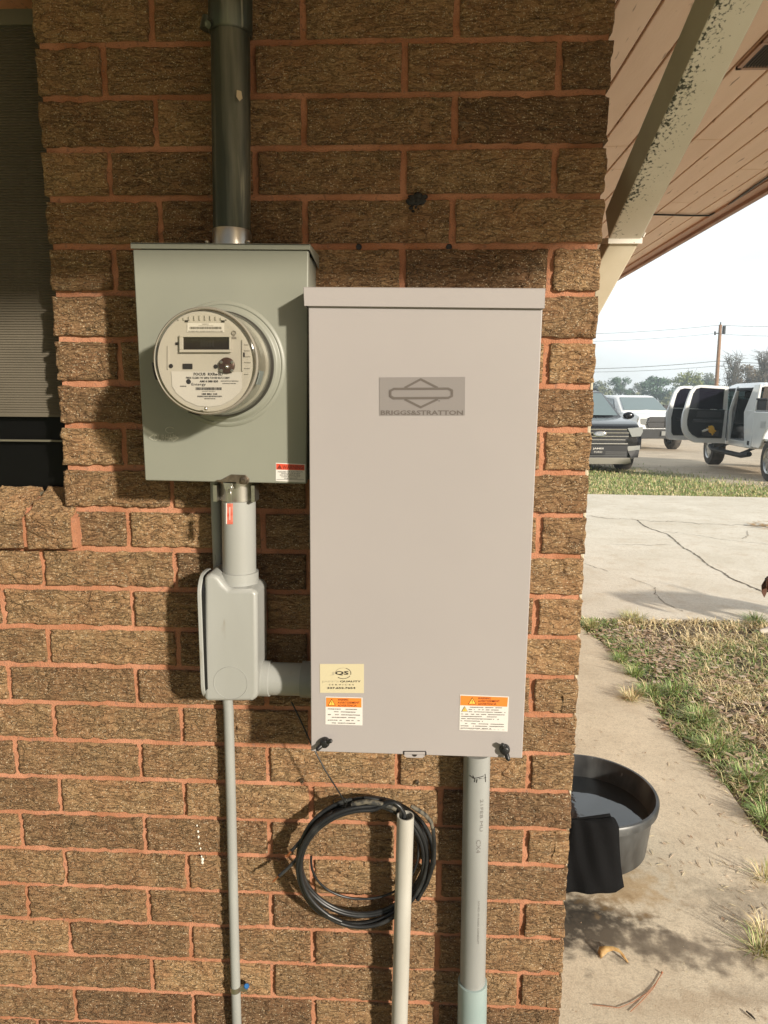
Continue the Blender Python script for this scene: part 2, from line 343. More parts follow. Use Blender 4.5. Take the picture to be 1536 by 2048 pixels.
# window reveal bricks return inside the opening
for c in range(3, 14):
    zt, zb = JZ[c-1], JZ[c]; emit_brick(np.array([WIN_R+.002, .1, zb+JT/2]), -EY, EZ, -EX, .095, zt-zb-JT, .02, False, 1)
house = thing('brick_house', 'tan brick house corner with terracotta mortar, dark window and wide peach soffit', 'house', (0, 0, 0))
V = np.vstack(bv); Fa = np.vstack(bf)
mo = MB()
yb = .0098
def mplane(a, b, c, d, n1, n2, ax):
    P = [np.array(p, float) for p in (a, b, c, d)]; s_, t_ = np.meshgrid(np.linspace(0, 1, n1+1), np.linspace(0, 1, n2+1), indexing='ij')
    G = P[0]*((1-s_)*(1-t_))[..., None]+P[1]*(s_*(1-t_))[..., None]+P[2]*(s_*t_)[..., None]+P[3]*((1-s_)*t_)[..., None]
    k = (vn(G[..., 0]*90+G[..., 1]*70, G[..., 2]*90, 3)-.5)*.0018+(vn(G[..., 0]*22+G[..., 1]*31, G[..., 2]*26, 5)-.5)*.0022
    G = G+k[..., None]*np.array(ax, float)
    i = (np.arange(n1)[:, None]*(n2+1)+np.arange(n2)[None, :]).ravel()
    return G.reshape(-1, 3), np.stack([i, i+n2+1, i+n2+2, i+1], 1)
top = JZ[0]+.02
pls = [mplane((WIN_R+.006, yb, -.2), (-.007, yb, -.2), (-.007, yb, top), (WIN_R+.006, yb, top), 230, 520, EY),
       mplane((WX0, yb, -.2), (WIN_R+.006, yb, -.2), (WIN_R+.006, yb, WIN_B), (WX0, yb, WIN_B), 300, 280, EY),
       mplane((WX0, yb, WIN_T), (WIN_R+.006, yb, WIN_T), (WIN_R+.006, yb, top), (WX0, yb, top), 30, 10, EY),
       mplane((WX0, yb, WIN_B), (WIN_L, yb, WIN_B), (WIN_L, yb, WIN_T), (WX0, yb, WIN_T), 30, 30, EY),
       mplane((-.007, yb, -.2), (-.007, 5.6, -.2), (-.007, 5.6, top), (-.007, yb, top), 200, 100, EX),
       mplane((WIN_R+.006, .11, WIN_B), (WIN_R+.006, yb, WIN_B), (WIN_R+.006, yb, WIN_T), (WIN_R+.006, .11, WIN_T), 6, 60, EX)]
allV = [V]; allF = [Fa]; mi = [np.zeros(len(Fa), int)]; off = len(V); tone = [np.concatenate(btone)]
for pv, pf in pls:
    allV.append(pv); allF.append(pf+off); mi.append(np.ones(len(pf), int)); off += len(pv); tone.append(np.zeros(len(pv)))
V = np.vstack(allV); Fa = np.vstack(allF); mi = np.concatenate(mi); tone = np.concatenate(tone)
me = bpy.data.meshes.new('brick_wall'); me.vertices.add(len(V)); me.vertices.foreach_set('co', V.ravel())
me.loops.add(len(Fa)*4); me.loops.foreach_set('vertex_index', Fa.ravel().astype(np.int32))
me.polygons.add(len(Fa)); me.polygons.foreach_set('loop_start', np.arange(0, len(Fa)*4, 4, dtype=np.int32)); me.polygons.foreach_set('loop_total', np.full(len(Fa), 4, dtype=np.int32))
me.materials.append(m_brick); me.materials.append(m_mortar); me.polygons.foreach_set('material_index', mi.astype(np.int32))
me.update(calc_edges=True); me.validate()
atr = me.attributes.new('tone', 'FLOAT', 'POINT'); atr.data.foreach_set('value', tone.astype(np.float32))
wall = bpy.data.objects.new('brick_wall', me); col.objects.link(wall); wall.parent = house; LOC[wall] = np.zeros(3)
# solid core behind the faces, so no light leaks through
MB().box((WIN_R+.02, .03, -.2), (-.02, .12, 2.6)).box((WX0, .03, -.2), (WIN_R+.02, .12, WIN_B-.02)).box((WX0, .03, WIN_B-.02), (WIN_L, .12, 2.6)).box((WIN_L, .03, WIN_T), (WIN_R+.02, .12, 2.6)).box((-.12, .12, -.2), (-.02, 5.6, 2.6)).build('wall_core', m_mortar, house)
# ------------------------------------------------------------------ window, sill
m_frame = mat('dark_window_frame', (.05, .045, .035), .45)
m_blind = mat('dusty_tan_blind', (.12, .103, .075), .75, c2=(.095, .082, .058), ns=6)
m_glassd = mat('dark_window_glass', (.004, .004, .004), .3, spec=.15)
win = MB().box((WIN_L, .085, WIN_B-.01), (WIN_L+.03, .1, WIN_T+.05)).box((WIN_R-.004, .085, WIN_B-.01), (WIN_R+.03, .1, WIN_T+.05)).box((WIN_L, .092, WIN_T), (WIN_R+.03, .101, WIN_T+.05)).build('window', m_frame, house)
fr = MB().box((WIN_L, .058, WIN_B+.002), (WIN_R+.02, .085, WIN_B+.012)).box((WIN_L, .066, WIN_B+.012), (WIN_R+.02, .085, WIN_B+.028))
zbl = PY(60, 829, .07)[2]
fr.box((WIN_L, .07, zbl-.062), (WIN_R+.02, .086, zbl-.058)).box((WIN_L, .062, WIN_T-.03), (WIN_R+.02, .086, WIN_T+.03))
fr.box((WIN_L, .07, WIN_B+.01), (WIN_L+.012, .086, WIN_T)).build('frame', mat('weathered_aluminium', (.16, .15, .11), .5, .3), win)
MB().quad([(WIN_L, .09, WIN_B), (WIN_R+.02, .09, WIN_B), (WIN_R+.02, .09, WIN_T), (WIN_L, .09, WIN_T)]).build('pane', m_glassd, win)
bl = MB(); zc = zbl; vs = []; n = 0
while zc < WIN_T+.02: vs += [(WIN_L, .068, zc), (WIN_R+.02, .068, zc), (WIN_R+.02, .0708, zc+.0050), (WIN_L, .0708, zc+.0050)]; zc += .0056; n += 1
for k in range(n): pass
bl.add(vs, [(4*k, 4*k+1, 4*k+2, 4*k+3) for k in range(n)]+[(4*k+3, 4*k+2, 4*k+5, 4*k+4) for k in range(n-1)]).box((WIN_L, .066, zbl-.005), (WIN_R+.02, .08, zbl)).build('blind', m_blind, win, fix=False)
bv_, bf_, bt_, bn_ = bv, bf, btone, bn
bv = []; bf = []; btone = []; bn = 0
x1 = WIN_R+.018; k = 0
zs0, zs1 = JZ[14]+.004, JZ[13]-.012
while x1 > WIN_L:
    wd = .098; a = x1-wd
    emit_brick(np.array([a, -.026, zs0]), EX, EZ, -EY, wd, zs1-zs0, .05, True, 0, .002)
    sl = np.array([0, .105, .054]); Ls = np.linalg.norm(sl); sn = np.array([0, -.054, .105])/Ls
    emit_brick(np.array([a, -.026, zs1]), EX, sl/Ls, sn, wd, Ls, .05, True, 0, .002)
    x1 = a-.013; k += 1
V = np.vstack(bv); Fa = np.vstack(bf); nb0 = len(V)
e = MB().box((WIN_L, -.016, zs0+.002), (WIN_R+.03, .03, zs1-.006))
e.add([(WIN_L, -.016, zs1-.008), (WIN_R+.03, -.016, zs1-.008), (WIN_R+.03, .085, zs1+.040), (WIN_L, .085, zs1+.040)], [(0, 1, 2, 3)])
EV = np.vstack(e.v)
me = bpy.data.meshes.new('window_sill'); me.from_pydata(np.vstack([V, EV]).tolist(), [], Fa.tolist()+[tuple(i+nb0 for i in f) for f in e.f])
me.materials.append(m_brick); me.materials.append(m_mortar); me.polygons.foreach_set('material_index', [0]*len(Fa)+[1]*len(e.f))
atr = me.attributes.new('tone', 'FLOAT', 'POINT'); atr.data.foreach_set('value', np.concatenate(btone+[np.zeros(len(EV))]).astype(np.float32)); me.update()
o = bpy.data.objects.new('window_sill', me); col.objects.link(o); o.parent = house
# small marks and fixings in the wall
for u, v in ((718, 494), (898, 494)): MB().lathe(PY(u, v, .0075), (0, -1, 0), [(.0001, 0), (.0052, 0), (.0062, .0012)], 14).build('drill_hole', m_black, house)
for u, v in ((604, 1561), (834, 1563)):
    p = PY(u, v, -.002); MB().lathe(p, (0, -1, 0), [(.0001, .006), (.004, .0055), (.005, .003), (.0052, -.004)], 12).tube([p+[.004, -.004, .002], p+[.001, -.012, -.003]], .0014, 6).build('wall_screw', m_steel, house, smooth=50)
sp = MB()
for k in range(46):
    q = PY(random.gauss(831, 9), 398+abs(random.gauss(0, 1))*13-6, -.0005); r = random.uniform(.0015, .006)
    if k < 9: q = PY(830+random.uniform(-14, 14), 398+random.uniform(-7, 7), -.001); r = random.uniform(.006, .011)
    sp.sphere(q, (r, .0032, r*.8), seg=8, rings=5)
sp.build('tar_blotch', mat('tar', (.008, .008, .008), .6), house, smooth=60)
sp = MB()
for u, v, r in ((394, 1651, .003), (396, 1663, .004), (397, 1674, .004), (399, 1687, .0035), (401, 1697, .003), (403, 1713, .003), (405, 1719, .0055), (405, 1725, .005), (406, 1739, .005)):
    sp.sphere(PY(u, v, -.0005), (r*.7, .002, r*.95), seg=7, rings=5)
sp.build('paint_drip', mat('white_paint_drips', (.75, .7, .6), .6), house, smooth=60)
# ------------------------------------------------------------------ eaves: soffit, fascia, roof, vent, cable, downspout
H = 2.45; XF, YF = 1.14, -1.46
m_soff = mat('peach_painted_boards', (.90, .70, .57), .55, c2=(.84, .64, .51), ns=3, stretch=(6, .8, 1), bump=.0006, bs=30, c3=(.42, .27, .18), s3=9, t3=.66)
m_groove = mat('board_groove', (.30, .15, .075), .8)
m_fasc = mat('weathered_fascia', (.45, .29, .22), .6, c2=(.33, .20, .15), ns=8)
m_roof = mat('brown_shingle', (.12, .1, .085), .9, c2=(.18, .15, .13), ns=30, bump=.004, bs=60)
so_ = MB(); bw = .1045; x = -3.6; xs = []
x = XF-.012
while x > -3.6:
    a = x-bw+.005
    ym = random.uniform(1, 3.4)
    if x > 0: yy = [(YF, ym-.002), (ym, 5.8)] if random.random() < .75 else [(YF, 5.8)]
    else: yy = [(YF, -.012)]
    for y0, y1 in yy: so_.box((a, y0, H), (x, y1, H+.012))
    x -= bw
so_.build('soffit', m_soff, house, bevel=.0035, seg=1)
MB().box((-3.6, YF, H+.009), (XF, 5.8, H+.016)).build('soffit_backing', m_groove, house)
fa = MB().box((XF-.005, YF-.02, H-.028), (XF+.022, 5.8, H+.14)).box((-3.6, YF-.022, H-.028), (XF+.02, YF+.002, H+.14)).box((XF+.022, YF-.03, H+.06), (XF+.05, 5.8, H+.16))
fa.build('fascia', m_fasc, house, bevel=.002)
MB().box((XF-.05, YF, H-.012), (XF-.006, 5.8, H-.0005)).build('trim_strip', mat('trim_paint', (.52, .33, .25), .6), house)
e0, e1, e2, e3 = (-3.6, YF-.04, H+.15), (XF+.06, YF-.04, H+.15), (XF+.06, 5.8, H+.15), (-3.6, 5.8, H+.15)
r0, r1 = (-3.6, 2.1, H+1.2), (-2.4, 2.1, H+1.2)
MB().add([e0, e1, e2, e3, r0, r1], [(0, 1, 5, 4), (1, 2, 5), (2, 3, 4, 5), (0, 3, 2, 1), (0, 4, 3)]).build('roof', m_roof, house)
# louvred vent in the soffit
c0 = PZ(1471, 139, H-.006); vx0, vy1 = c0[0], c0[1]; vx1, vy0 = vx0+.36, vy1-.42
ve = MB().box((vx0, vy1-.012, H-.008), (vx1, vy1, H)).box((vx0, vy0, H-.008), (vx1, vy0+.012, H)).box((vx0, vy0, H-.008), (vx0+.012, vy1, H)).box((vx1-.012, vy0, H-.008), (vx1, vy1, H)).box((vx0, vy1-.155, H-.009), (vx1, vy1-.145, H))
vent = ve.build('soffit_vent', m_fasc, house)
MB().box((vx0+.01, vy0+.01, H-.0012), (vx1-.01, vy1-.01, H-.0004)).build('screen', m_black, vent)
sl = MB()
k = vx0+.016
while k < vx1-.014: sl.box((k, vy0+.012, H-.007), (k+.0018, vy1-.012, H-.0015)); k += .0085
sl.build('slat', mat('dark_vent_fins', (.10, .085, .07), .5), vent)
# black cable stapled along the eave
cb = [PZ(u, v, H-.008) for u, v in ((1255, 427), (1308, 429), (1345, 430), (1385, 431), (1418, 431), (1432, 425), (1452, 413), (1478, 395), (1510, 372), (1560, 338), (1620, 300))]
tag(MB().tube(cb, .0045, 8).build('eave_cable', m_rub, smooth=60), 'thin black cable running across the peach soffit boards and along the fascia', 'cable')
# downspout: comes down from the front eave, passes behind the corner, elbows to the side wall
m_dsp = mat('mildewed_cream_paint', (.78, .74, .66), .5, c2=(.71, .67, .58), ns=9, c3=(.30, .27, .19), s3=30, t3=.7)
def mildew():
    M = m_dsp; t = M.node_tree; b = t.nodes['Principled BSDF']; old = b.inputs['Base Color'].links[0].from_socket
    at = t.nodes.new('ShaderNodeAttribute'); at.attribute_name = 'edge'
    co = t.nodes.new('ShaderNodeTexCoord'); n = t.nodes.new('ShaderNodeTexNoise'); n.inputs['Scale'].default_value = 165; n.inputs['Detail'].default_value = 5; t.links.new(co.outputs['Object'], n.inputs['Vector'])
    n2 = t.nodes.new('ShaderNodeTexNoise'); n2.inputs['Scale'].default_value = 18; t.links.new(co.outputs['Object'], n2.inputs['Vector'])
    a = t.nodes.new('ShaderNodeMath'); a.operation = 'MULTIPLY'; a.inputs[1].default_value = .20; t.links.new(at.outputs['Fac'], a.inputs[0])
    b2 = t.nodes.new('ShaderNodeMath'); b2.operation = 'ADD'; t.links.new(a.outputs[0], b2.inputs[0]); t.links.new(n.outputs[0], b2.inputs[1])
    c = t.nodes.new('ShaderNodeMath'); c.operation = 'MULTIPLY_ADD'; c.inputs[1].default_value = .35; t.links.new(n2.outputs[0], c.inputs[0]); t.links.new(b2.outputs[0], c.inputs[2])
    r = t.nodes.new('ShaderNodeMapRange'); r.inputs[1].default_value = .84; r.inputs[2].default_value = .96; t.links.new(c.outputs[0], r.inputs[0])
    x = t.nodes.new('ShaderNodeMixRGB'); x.inputs[2].default_value = (.045, .05, .03, 1); t.links.new(r.outputs[0], x.inputs[0]); t.links.new(old, x.inputs[1]); t.links.new(x.outputs[0], b.inputs['Base Color'])
mildew()
yj = .17
JL, JR = PY(1217, 481, yj), PY(1282, 481, yj)
wj = JR[0]-JL[0]
# upper length: the bottom face has the same width at the top of the photograph
yt = None
for k in range(400):
    y_ = -1.2+k*.004; a, b = PY(1434, 0, y_), PY(1530, 0, y_)
    if b[0]-a[0] <= wj: pass
    if b[0]-a[0] >= wj: yt = y_; break
TLp, TRp = PY(1434, 0, yt), PY(1530, 0, yt)
d = (TLp-JL); ext = JL+d*1.9; ext[2] = min(ext[2], H+.02)
hh = np.array([-.012, 0, .062])
def dsec(L, wv, h): return [L, L+wv, L+wv+h, L+h]
wv = np.array([wj, 0, 0])
nse = 24; secs = [dsec(JL+(JL+d*1.9-JL)*t, wv, hh) for t in np.linspace(0, 1, nse)]
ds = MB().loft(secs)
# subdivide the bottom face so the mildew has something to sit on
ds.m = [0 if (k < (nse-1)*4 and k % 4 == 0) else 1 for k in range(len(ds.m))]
dso = ds.build('downspout', [m_dsp, mat('shaded_cream_flank', (.40, .37, .29), .5, c2=(.34, .31, .24), ns=9)], house, bevel=.004, seg=3)  # same cream made darker on all but the bottom: shade put into the colour
atr = dso.data.attributes.new('edge', 'FLOAT', 'POINT')
atr.data.foreach_set('value', [(1. if (i % 4) in (0, 3) else -.35)-(.5 if i//4 < 3 else 0) for i in range(nse*4)])
# lower elbow length and the run down the side wall
KL, KR = PY(1196, 655, yj+.10), None
A0 = JL+np.array([.001, 0, 0]); A1 = PY(1120, 650, yj+.16); W2 = np.array([wj*.94, 0, 0]); h2 = np.array([-.004, .062, .012])
s0 = [JL+np.array([.002, 0, -.006]), JR+np.array([-.002, 0, -.006]), JR+np.array([-.002, .0, .058])+hh*.1, JL+np.array([.002, 0, .058])]
s0 = [JL+np.array([.003, -.0, -.004]), JR+np.array([-.003, 0, -.004]), JR+np.array([-.003, .075, .012]), JL+np.array([.003, .075, .012])]
q = PY(1186, 652, yj+.09); xr = q[0]
s1 = [np.array([xr-wj*.9, yj+.09, q[2]]), np.array([xr, yj+.09, q[2]]), np.array([xr, yj+.16, q[2]+.01]), np.array([xr-wj*.9, yj+.16, q[2]+.01])]
s2 = [p*np.array([1, 1, 0])+np.array([-.03, .03, q[2]-.09]) for p in s1]
s2 = [np.array([.004+(p[0]-s2[0][0]), p[1], p[2]]) for p in s2]
s3 = [p*np.array([1, 1, 0])+np.array([0, 0, .12]) for p in s2]
o = MB().loft([s0, s1, s2, s3]).build('lower_downspout', mat('cream_downspout_paint', (.56, .50, .38), .5, c2=(.50, .44, .32), ns=12), dso, bevel=.004, seg=3)
cl = MB().loft([[p+np.array([sx*.005, sy*.005, dz]) for p, sx, sy in zip(s0, (-1, 1, 1, -1), (-1, -1, 1, 1))] for dz in (-.004, .009)])
cl.tube([JR+[.002, -.004, .006], JR+[.006, -.006, .016]], .003, 8)
cl.build('collar', m_dsp, dso, bevel=.002)
# ------------------------------------------------------------------ meter socket box
YM = -.128
msock = thing('meter_socket', 'gray green steel meter socket box on the brick, holding the round glass meter', 'meter box', (PY(450, 966, 0)))
TL, TR, BR, BL = PY(265, 498, YM), PY(617, 500, YM), PY(613, 968, YM), PY(290, 961, YM)
ins = .003
BTL, BTR, BBR, BBL = [np.array([p[0]+sx*ins, YM+.014, p[2]+sz*ins]) for p, sx, sz in zip((TL, TR, BR, BL), (1, -1, -1, 1), (-1, -1, 1, 1))]
MB().prism([BTL, BTR, BBR, BBL], (0, .112, 0)).build('box_body', m_green, msock, bevel=.0015)
MB().prism([TL, TR, BR, BL], (0, .016, 0)).build('cover', m_green, msock, bevel=.003, seg=3)
A, Bq = PY(261, 485, YM-.004), PY(620, 488, YM-.004); A2, B2 = PY(261, 497, YM-.004), PY(620, 499.5, YM-.004)
hd = MB().prism([A, Bq, B2, A2], (0, .004, 0)); At, Bt = A+[0, 0, 0], Bq+[0, 0, 0]
hd.add([At, Bt, Bt+[.0, .134, .004], At+[0, .134, .004], At-[0, 0, .003], Bt-[0, 0, .003], Bt+[0, .134, .001], At+[0, .134, .001]], [(0, 1, 2, 3), (7, 6, 5, 4), (0, 4, 5, 1), (1, 5, 6, 2), (2, 6, 7, 3), (3, 7, 4, 0)])
hd.add([Bq+[-.0015, 0, -.0], Bq+[-.0015, .128, 0], B2+[-.0015, .128, -.012], B2+[-.0015, 0, -.001], Bq+[.0, 0, -.0], Bq+[.0, .128, 0], B2+[.0, .128, -.012], B2+[0, 0, -.001]], [(0, 1, 2, 3), (4, 5, 6, 7), (0, 4, 5, 1), (3, 2, 6, 7), (0, 3, 7, 4), (1, 2, 6, 5)])
hd.build('rain_lip', m_green, msock, bevel=.001)
mc = PY(441, 728, -.155)
MB().lathe(mc*[1, 0, 1]+[0, YM, 0], (0, -1, 0), [(.1215, .0002), (.119, .0028), (.115, .0036), (.1125, .0022), (.1105, .0032), (.107, .0085), (.104, .0095), (.0, .0095)], 72).build('ring_boss', m_green, msock, smooth=40)
em = MB().text('DURHAM', 309, 869, 352, 882, YM-.0012).text('<', 298, 868, 307, 882, YM-.0012).text('>', 346, 868, 357, 884, YM-.0012)
cc = PY(340, 860, YM-.0012); em.tube([cc+[.009*math.cos(a), 0, .006*math.sin(a)] for a in np.linspace(.5, 5.5, 14)], .0008, 6)
em.build('embossed_mark', mat('embossed_paint', (.40, .40, .33), .35), msock)
def label(name, corners, Y, parent, mb_fn, text_label, base=m_label):
    P = [PY(u, v, Y) for u, v in corners]
    o = MB().prism(P, (0, .0006, 0)).build(name, base, parent); o['label'] = text_label
    mb, ms = mb_fn(); mb.build('lettering', ms, o, fix=False); return o
def dashes(mb, u0, u1, v, h, Y, mi, sk=0., dens=.8):
    u = u0
    while u < u1:
        l = random.uniform(1.2, 4.5)
        if random.random() < dens:
            a = v+sk*(u-u0); mb.quad(strips(u, a, min(u+l, u1), a+h*random.uniform(.75, 1), Y), mi)
        u += l+random.uniform(.5, 1.1)
def warn1():
    Y = YM-.0012; mb = MB(); mb.quad([PY(552.6, 927.3, Y), PY(609, 929.8, Y), PY(609, 940.8, Y), PY(552.6, 939, Y)], 0)
    Y2 = Y-.0003; mb.text('WARNING', 565, 930.5, 606.5, 938.5, Y2, 1, .01); mb.add([PY(554, 937.4, Y2), PY(564, 937.8, Y2), PY(559.3, 929.3, Y2)], [(0, 1, 2)], 1)
    for k, (t, a, b) in enumerate((('HAZARD OF ELECTRICAL', 556, 606), ('SHOCK OR BURN', 563, 600), ('DO NOT BREAK SEAL', 560, 601), ('CONTACT UTILITY', 563, 600), ('FOR SERVICE', 569, 595))):
        mb.text(t, a, 942.3+k*3.3, b, 944.7+k*3.3, Y2, 2)
    mb.quad(strips(553, 958.6, 608, 959.1, Y2), 2)
    return mb, [m_red, m_inkr, m_ink]
label('warning_label', ((551.5, 925.6), (610.8, 928.4), (610.8, 965), (551.5, 961.8)), YM-.0007, msock, warn1, 'white label with a red warning band')
# hasp at the bottom of the cover
hy = YM-.004
def zz(x, y, Y): return PY(250+x/3.84, 560+y/3.84, Y)
hs = MB().prism([zz(x, y, hy) for x, y in ((700, 1538), (735, 1535), (812, 1494), (925, 1498), (955, 1530), (948, 1562), (915, 1572), (850, 1562), (850, 1553), (700, 1551))], (0, .003, 0))
hs.build('hasp', m_steel, msock, bevel=.0008)
MB().lathe(zz(915, 1538, hy), (0, -1, 0), [(.008, 0), (.0085, .002), (.006, .005), (.003, .0055), (.0028, .004), (.0001, .004)], 20).build('hasp_bolt', m_steel, msock, smooth=40)
MB().prism([zz(x, y, hy+.004) for x, y in ((752, 1555), (822, 1562), (832, 1600), (820, 1622), (790, 1630), (765, 1605))], (0, .002, 0)).lathe(zz(800, 1600, hy+.0035), (0, -1, 0), [(.0001, .001), (.0035, .0012), (.0055, .0012), (.0058, 0)], 16).build('hasp_tab', m_zinc, msock, bevel=.0005)
# red seal tag on a wire
st_ = thing('seal_tag', 'small red plastic seal hanging on a wire loop under the meter socket hasp', 'seal tag', PY(459, 1050, hy))
tg = MB().prism(strips(452.5, 1007, 465.5, 1049, hy-.001), (0, .003, 0)).build('tag', mat('red_seal_plastic', (.50, .07, .04), .3, c2=(.62, .22, .16), ns=70), st_, bevel=.0012)
MB().prism(strips(452, 1006.5, 453.8, 1048, hy-.0016), (0, .001, 0)).prism(strips(459, 1014, 460.2, 1040, hy-.0016), (0, .001, 0)).build('edge_bar', m_label, tg)
MB().tube([PY(455.5, 1008, hy), PY(455, 990, hy-.001), PY(457, 978, hy-.002), PY(461, 978, hy-.002), PY(462.5, 992, hy-.001), PY(462, 1008, hy)], .0007, 6).build('wire', m_zinc, st_, smooth=60)
# ------------------------------------------------------------------ electric meter
em_ = thing('electric_meter', 'round electric meter with clear cover and black display plugged into the gray green box', 'electric meter', mc)
fc = PY(409.5, 718, -.256); cx, cz = (mc[0]*.4+fc[0]*.6), (mc[2]*.4+fc[2]*.6)
c0 = np.array([cx, YM, cz]); mcc = np.array([mc[0], YM, mc[2]])
MB().lathe(mcc, (0, -1, 0), [(.1005, .008), (.1005, .020), (.098, .024), (.094, .024), (.094, .008)], 72).build('socket_ring', mat('dark_meter_ring', (.07, .065, .055), .4, .5), em_, smooth=40)
def lo2(z): return None
base = MB().lathe(mcc, (0, -1, 0), [(.094, .01), (.094, .034), (.0895, .036), (.0895, .113), (.0905, .116), (.0885, .1175)], 72)
base.build('inner_body', mat('meter_body_plastic', (.36, .35, .30), .5, c2=(.31, .30, .255), ns=7, stretch=(1, .2, 1)), em_, smooth=40)
YFc = YM-.1175
MB().lathe(mcc*[1, 0, 1]+[0, YFc, 0], (0, -1, 0), [(.0905, -.001), (.0888, .0015), (.0001, .0015)], 72).build('dial_plate', m_ivory, em_, smooth=50)
# the features are laid out in the plane of the dial as measured on the photograph
fcx, fcz = mc[0], mc[2]
YD = YFc-.002
def fz(x, y, Y=YD): return PY(300+x/5.908, 600+y/5.908, Y)
def fr_(mb, x0, y0, x1, y1, dep, mi=0, Y=YD, t=None): mb.prism([fz(x0, y0, Y-dep), fz(x1, y0, Y-dep), fz(x1, y1, Y-dep), fz(x0, y1, Y-dep)], (0, dep, 0), mi); return mb
lf = MB()
fr_(lf, 345, 410, 955, 438, .006); fr_(lf, 345, 586, 955, 618, .006); fr_(lf, 345, 438, 388, 586, .006); fr_(lf, 932, 438, 955, 586, .006)
disp = lf.build('display_frame', m_ivory, em_, bevel=.0008)
fr_(MB(), 388, 438, 932, 586, .002).build('display', m_lcd, disp)
dg = MB()
for k in range(5): dg.text('8', 300+(596+k*34)/5.908, 600+478/5.908, 300+(622+k*34)/5.908, 600+552/5.908, YD-.0022)
dg.build('digit', mat('faint_digits', (.02, .016, .012), .5), disp, fix=False)
for x, y, r in ((250, 780, 25), (778, 786, 25), (457, 965, 30)): MB().lathe(fz(x, y, YD), (0, -1, 0), [(.0001, .001), (r/5.908/1.12e3, .001)], 20).build('round_hole', m_ink, em_)
for b_ in ((387, 752, 500, 815), (412, 238, 448, 260), (843, 240, 880, 262), (1100, 620, 1118, 672), (300, 500, 332, 530)): fr_(MB(), *b_, .0012).build('slot', m_ink, em_)
pt = MB().lathe(fz(912, 775), (0, -1, 0), [(.0142, 0), (.0142, .004), (.0125, .0055), (.0, .0055)], 32)
port = pt.build('optical_port', m_brown, em_, smooth=45)
pt = MB()
for dx, dy in ((-68, -40), (60, -38), (-66, 58), (58, 60)): pt.lathe(fz(912+dx, 775+dy, YD-.005), (0, -1, 0), [(.003, 0), (.0026, .002), (.0001, .0022)], 12)
pt.lathe(fz(912, 788, YD-.005), (0, -1, 0), [(.0045, 0), (.003, .003), (.0001, .0045)], 16)
pt.build('stud', m_zinc, port, smooth=50)
pw = MB().prism([fz(x, y, YD-.0008) for x, y in [(250, 842), (1082, 852), (1086, 1040), (1060, 1090), (960, 1180), (830, 1245), (700, 1262), (560, 1250), (420, 1190), (310, 1100), (262, 1020)]], (0, .0008, 0))
npl = pw.build('nameplate', mat('white_nameplate', (.56, .545, .52), .45), em_)
def ft(mb, t, x0, y0, x1, y1, mi=0, bold=0.): mb.text(t, 300+x0/5.908, 600+y0/5.908, 300+x1/5.908, 600+y1/5.908, YD-.0012, mi, bold)
def bars(mb, x0, y0, x1, y1, Y=YD-.0012, mi=0, w=(3, 9)):
    x = x0
    while x < x1:
        l = random.uniform(*w); mb.quad([fz(x, y0, Y), fz(min(x+l, x1), y0, Y), fz(min(x+l, x1), y1, Y), fz(x, y1, Y)], mi); x += l+random.uniform(3, 6)
nl = MB(); ft(nl, 'FOCUS  RXRe-SD', 515, 858, 860, 893, 0, .035); ft(nl, 'FM2S CL200 1W 60Hz TA=30 Kh7.2 240V', 425, 907, 942, 933, 0, .03)
ft(nl, 'AM14 088 830', 585, 948, 805, 975, 0, .04); ft(nl, 'Entergy', 490, 980, 660, 1020, 0, .01); ft(nl, '188 884 144', 612, 1100, 795, 1122, 0, .05)
bars(nl, 540, 1032, 848, 1064, mi=0, w=(4, 12)); bars(nl, 560, 1130, 850, 1148); bars(nl, 640, 1160, 775, 1172); bars(nl, 615, 1074, 775, 1083, w=(2, 5)); bars(nl, 355, 1012, 430, 1026)
bars(nl, 835, 952, 1045, 964); bars(nl, 855, 982, 1015, 992)
nl.build('lettering', m_ink, npl, fix=False)
fr_(MB(), 440, 272, 876, 382, .0008).build('barcode_label', m_label, em_)
nl = MB(); bars(nl, 470, 316, 848, 345, w=(6, 13)); bars(nl, 455, 362, 860, 376, w=(2, 7)); bars(nl, 620, 280, 695, 290); bars(nl, 570, 300, 750, 306, w=(2, 4))
nl.build('barcode', mat('gray_print', (.12, .11, .1), .6), em_, fix=False)
nl = MB().tube([fz(990+24*math.cos(a), 388+24*math.sin(a), YD-.001) for a in np.linspace(0, 6.1, 16)], .0006, 6); ft(nl, 'UL', 978, 376, 1003, 400); ft(nl, 'X', 970, 412, 1012, 436); fr_(nl, 962, 438, 1020, 458, .0008)
nl.build('approval_mark', m_inkg, em_)
for k in range(10): fr_(MB(), 330+k*63, 178-abs(k-4.5)**2*-2.2, 340+k*63, 236, .0022).build('rib', m_ivory, em_)
for k in range(6): fr_(MB(), 1120, 520+k*70, 1190-abs(k-2.5)**2*4, 528+k*70, .0018).build('rib', m_ivory, em_)
fr_(MB(), 1085, 470, 1097, 840, .002).build('rib', m_ivory, em_); fr_(MB(), 205, 540, 215, 820, .0015).build('rib', m_ivory, em_)
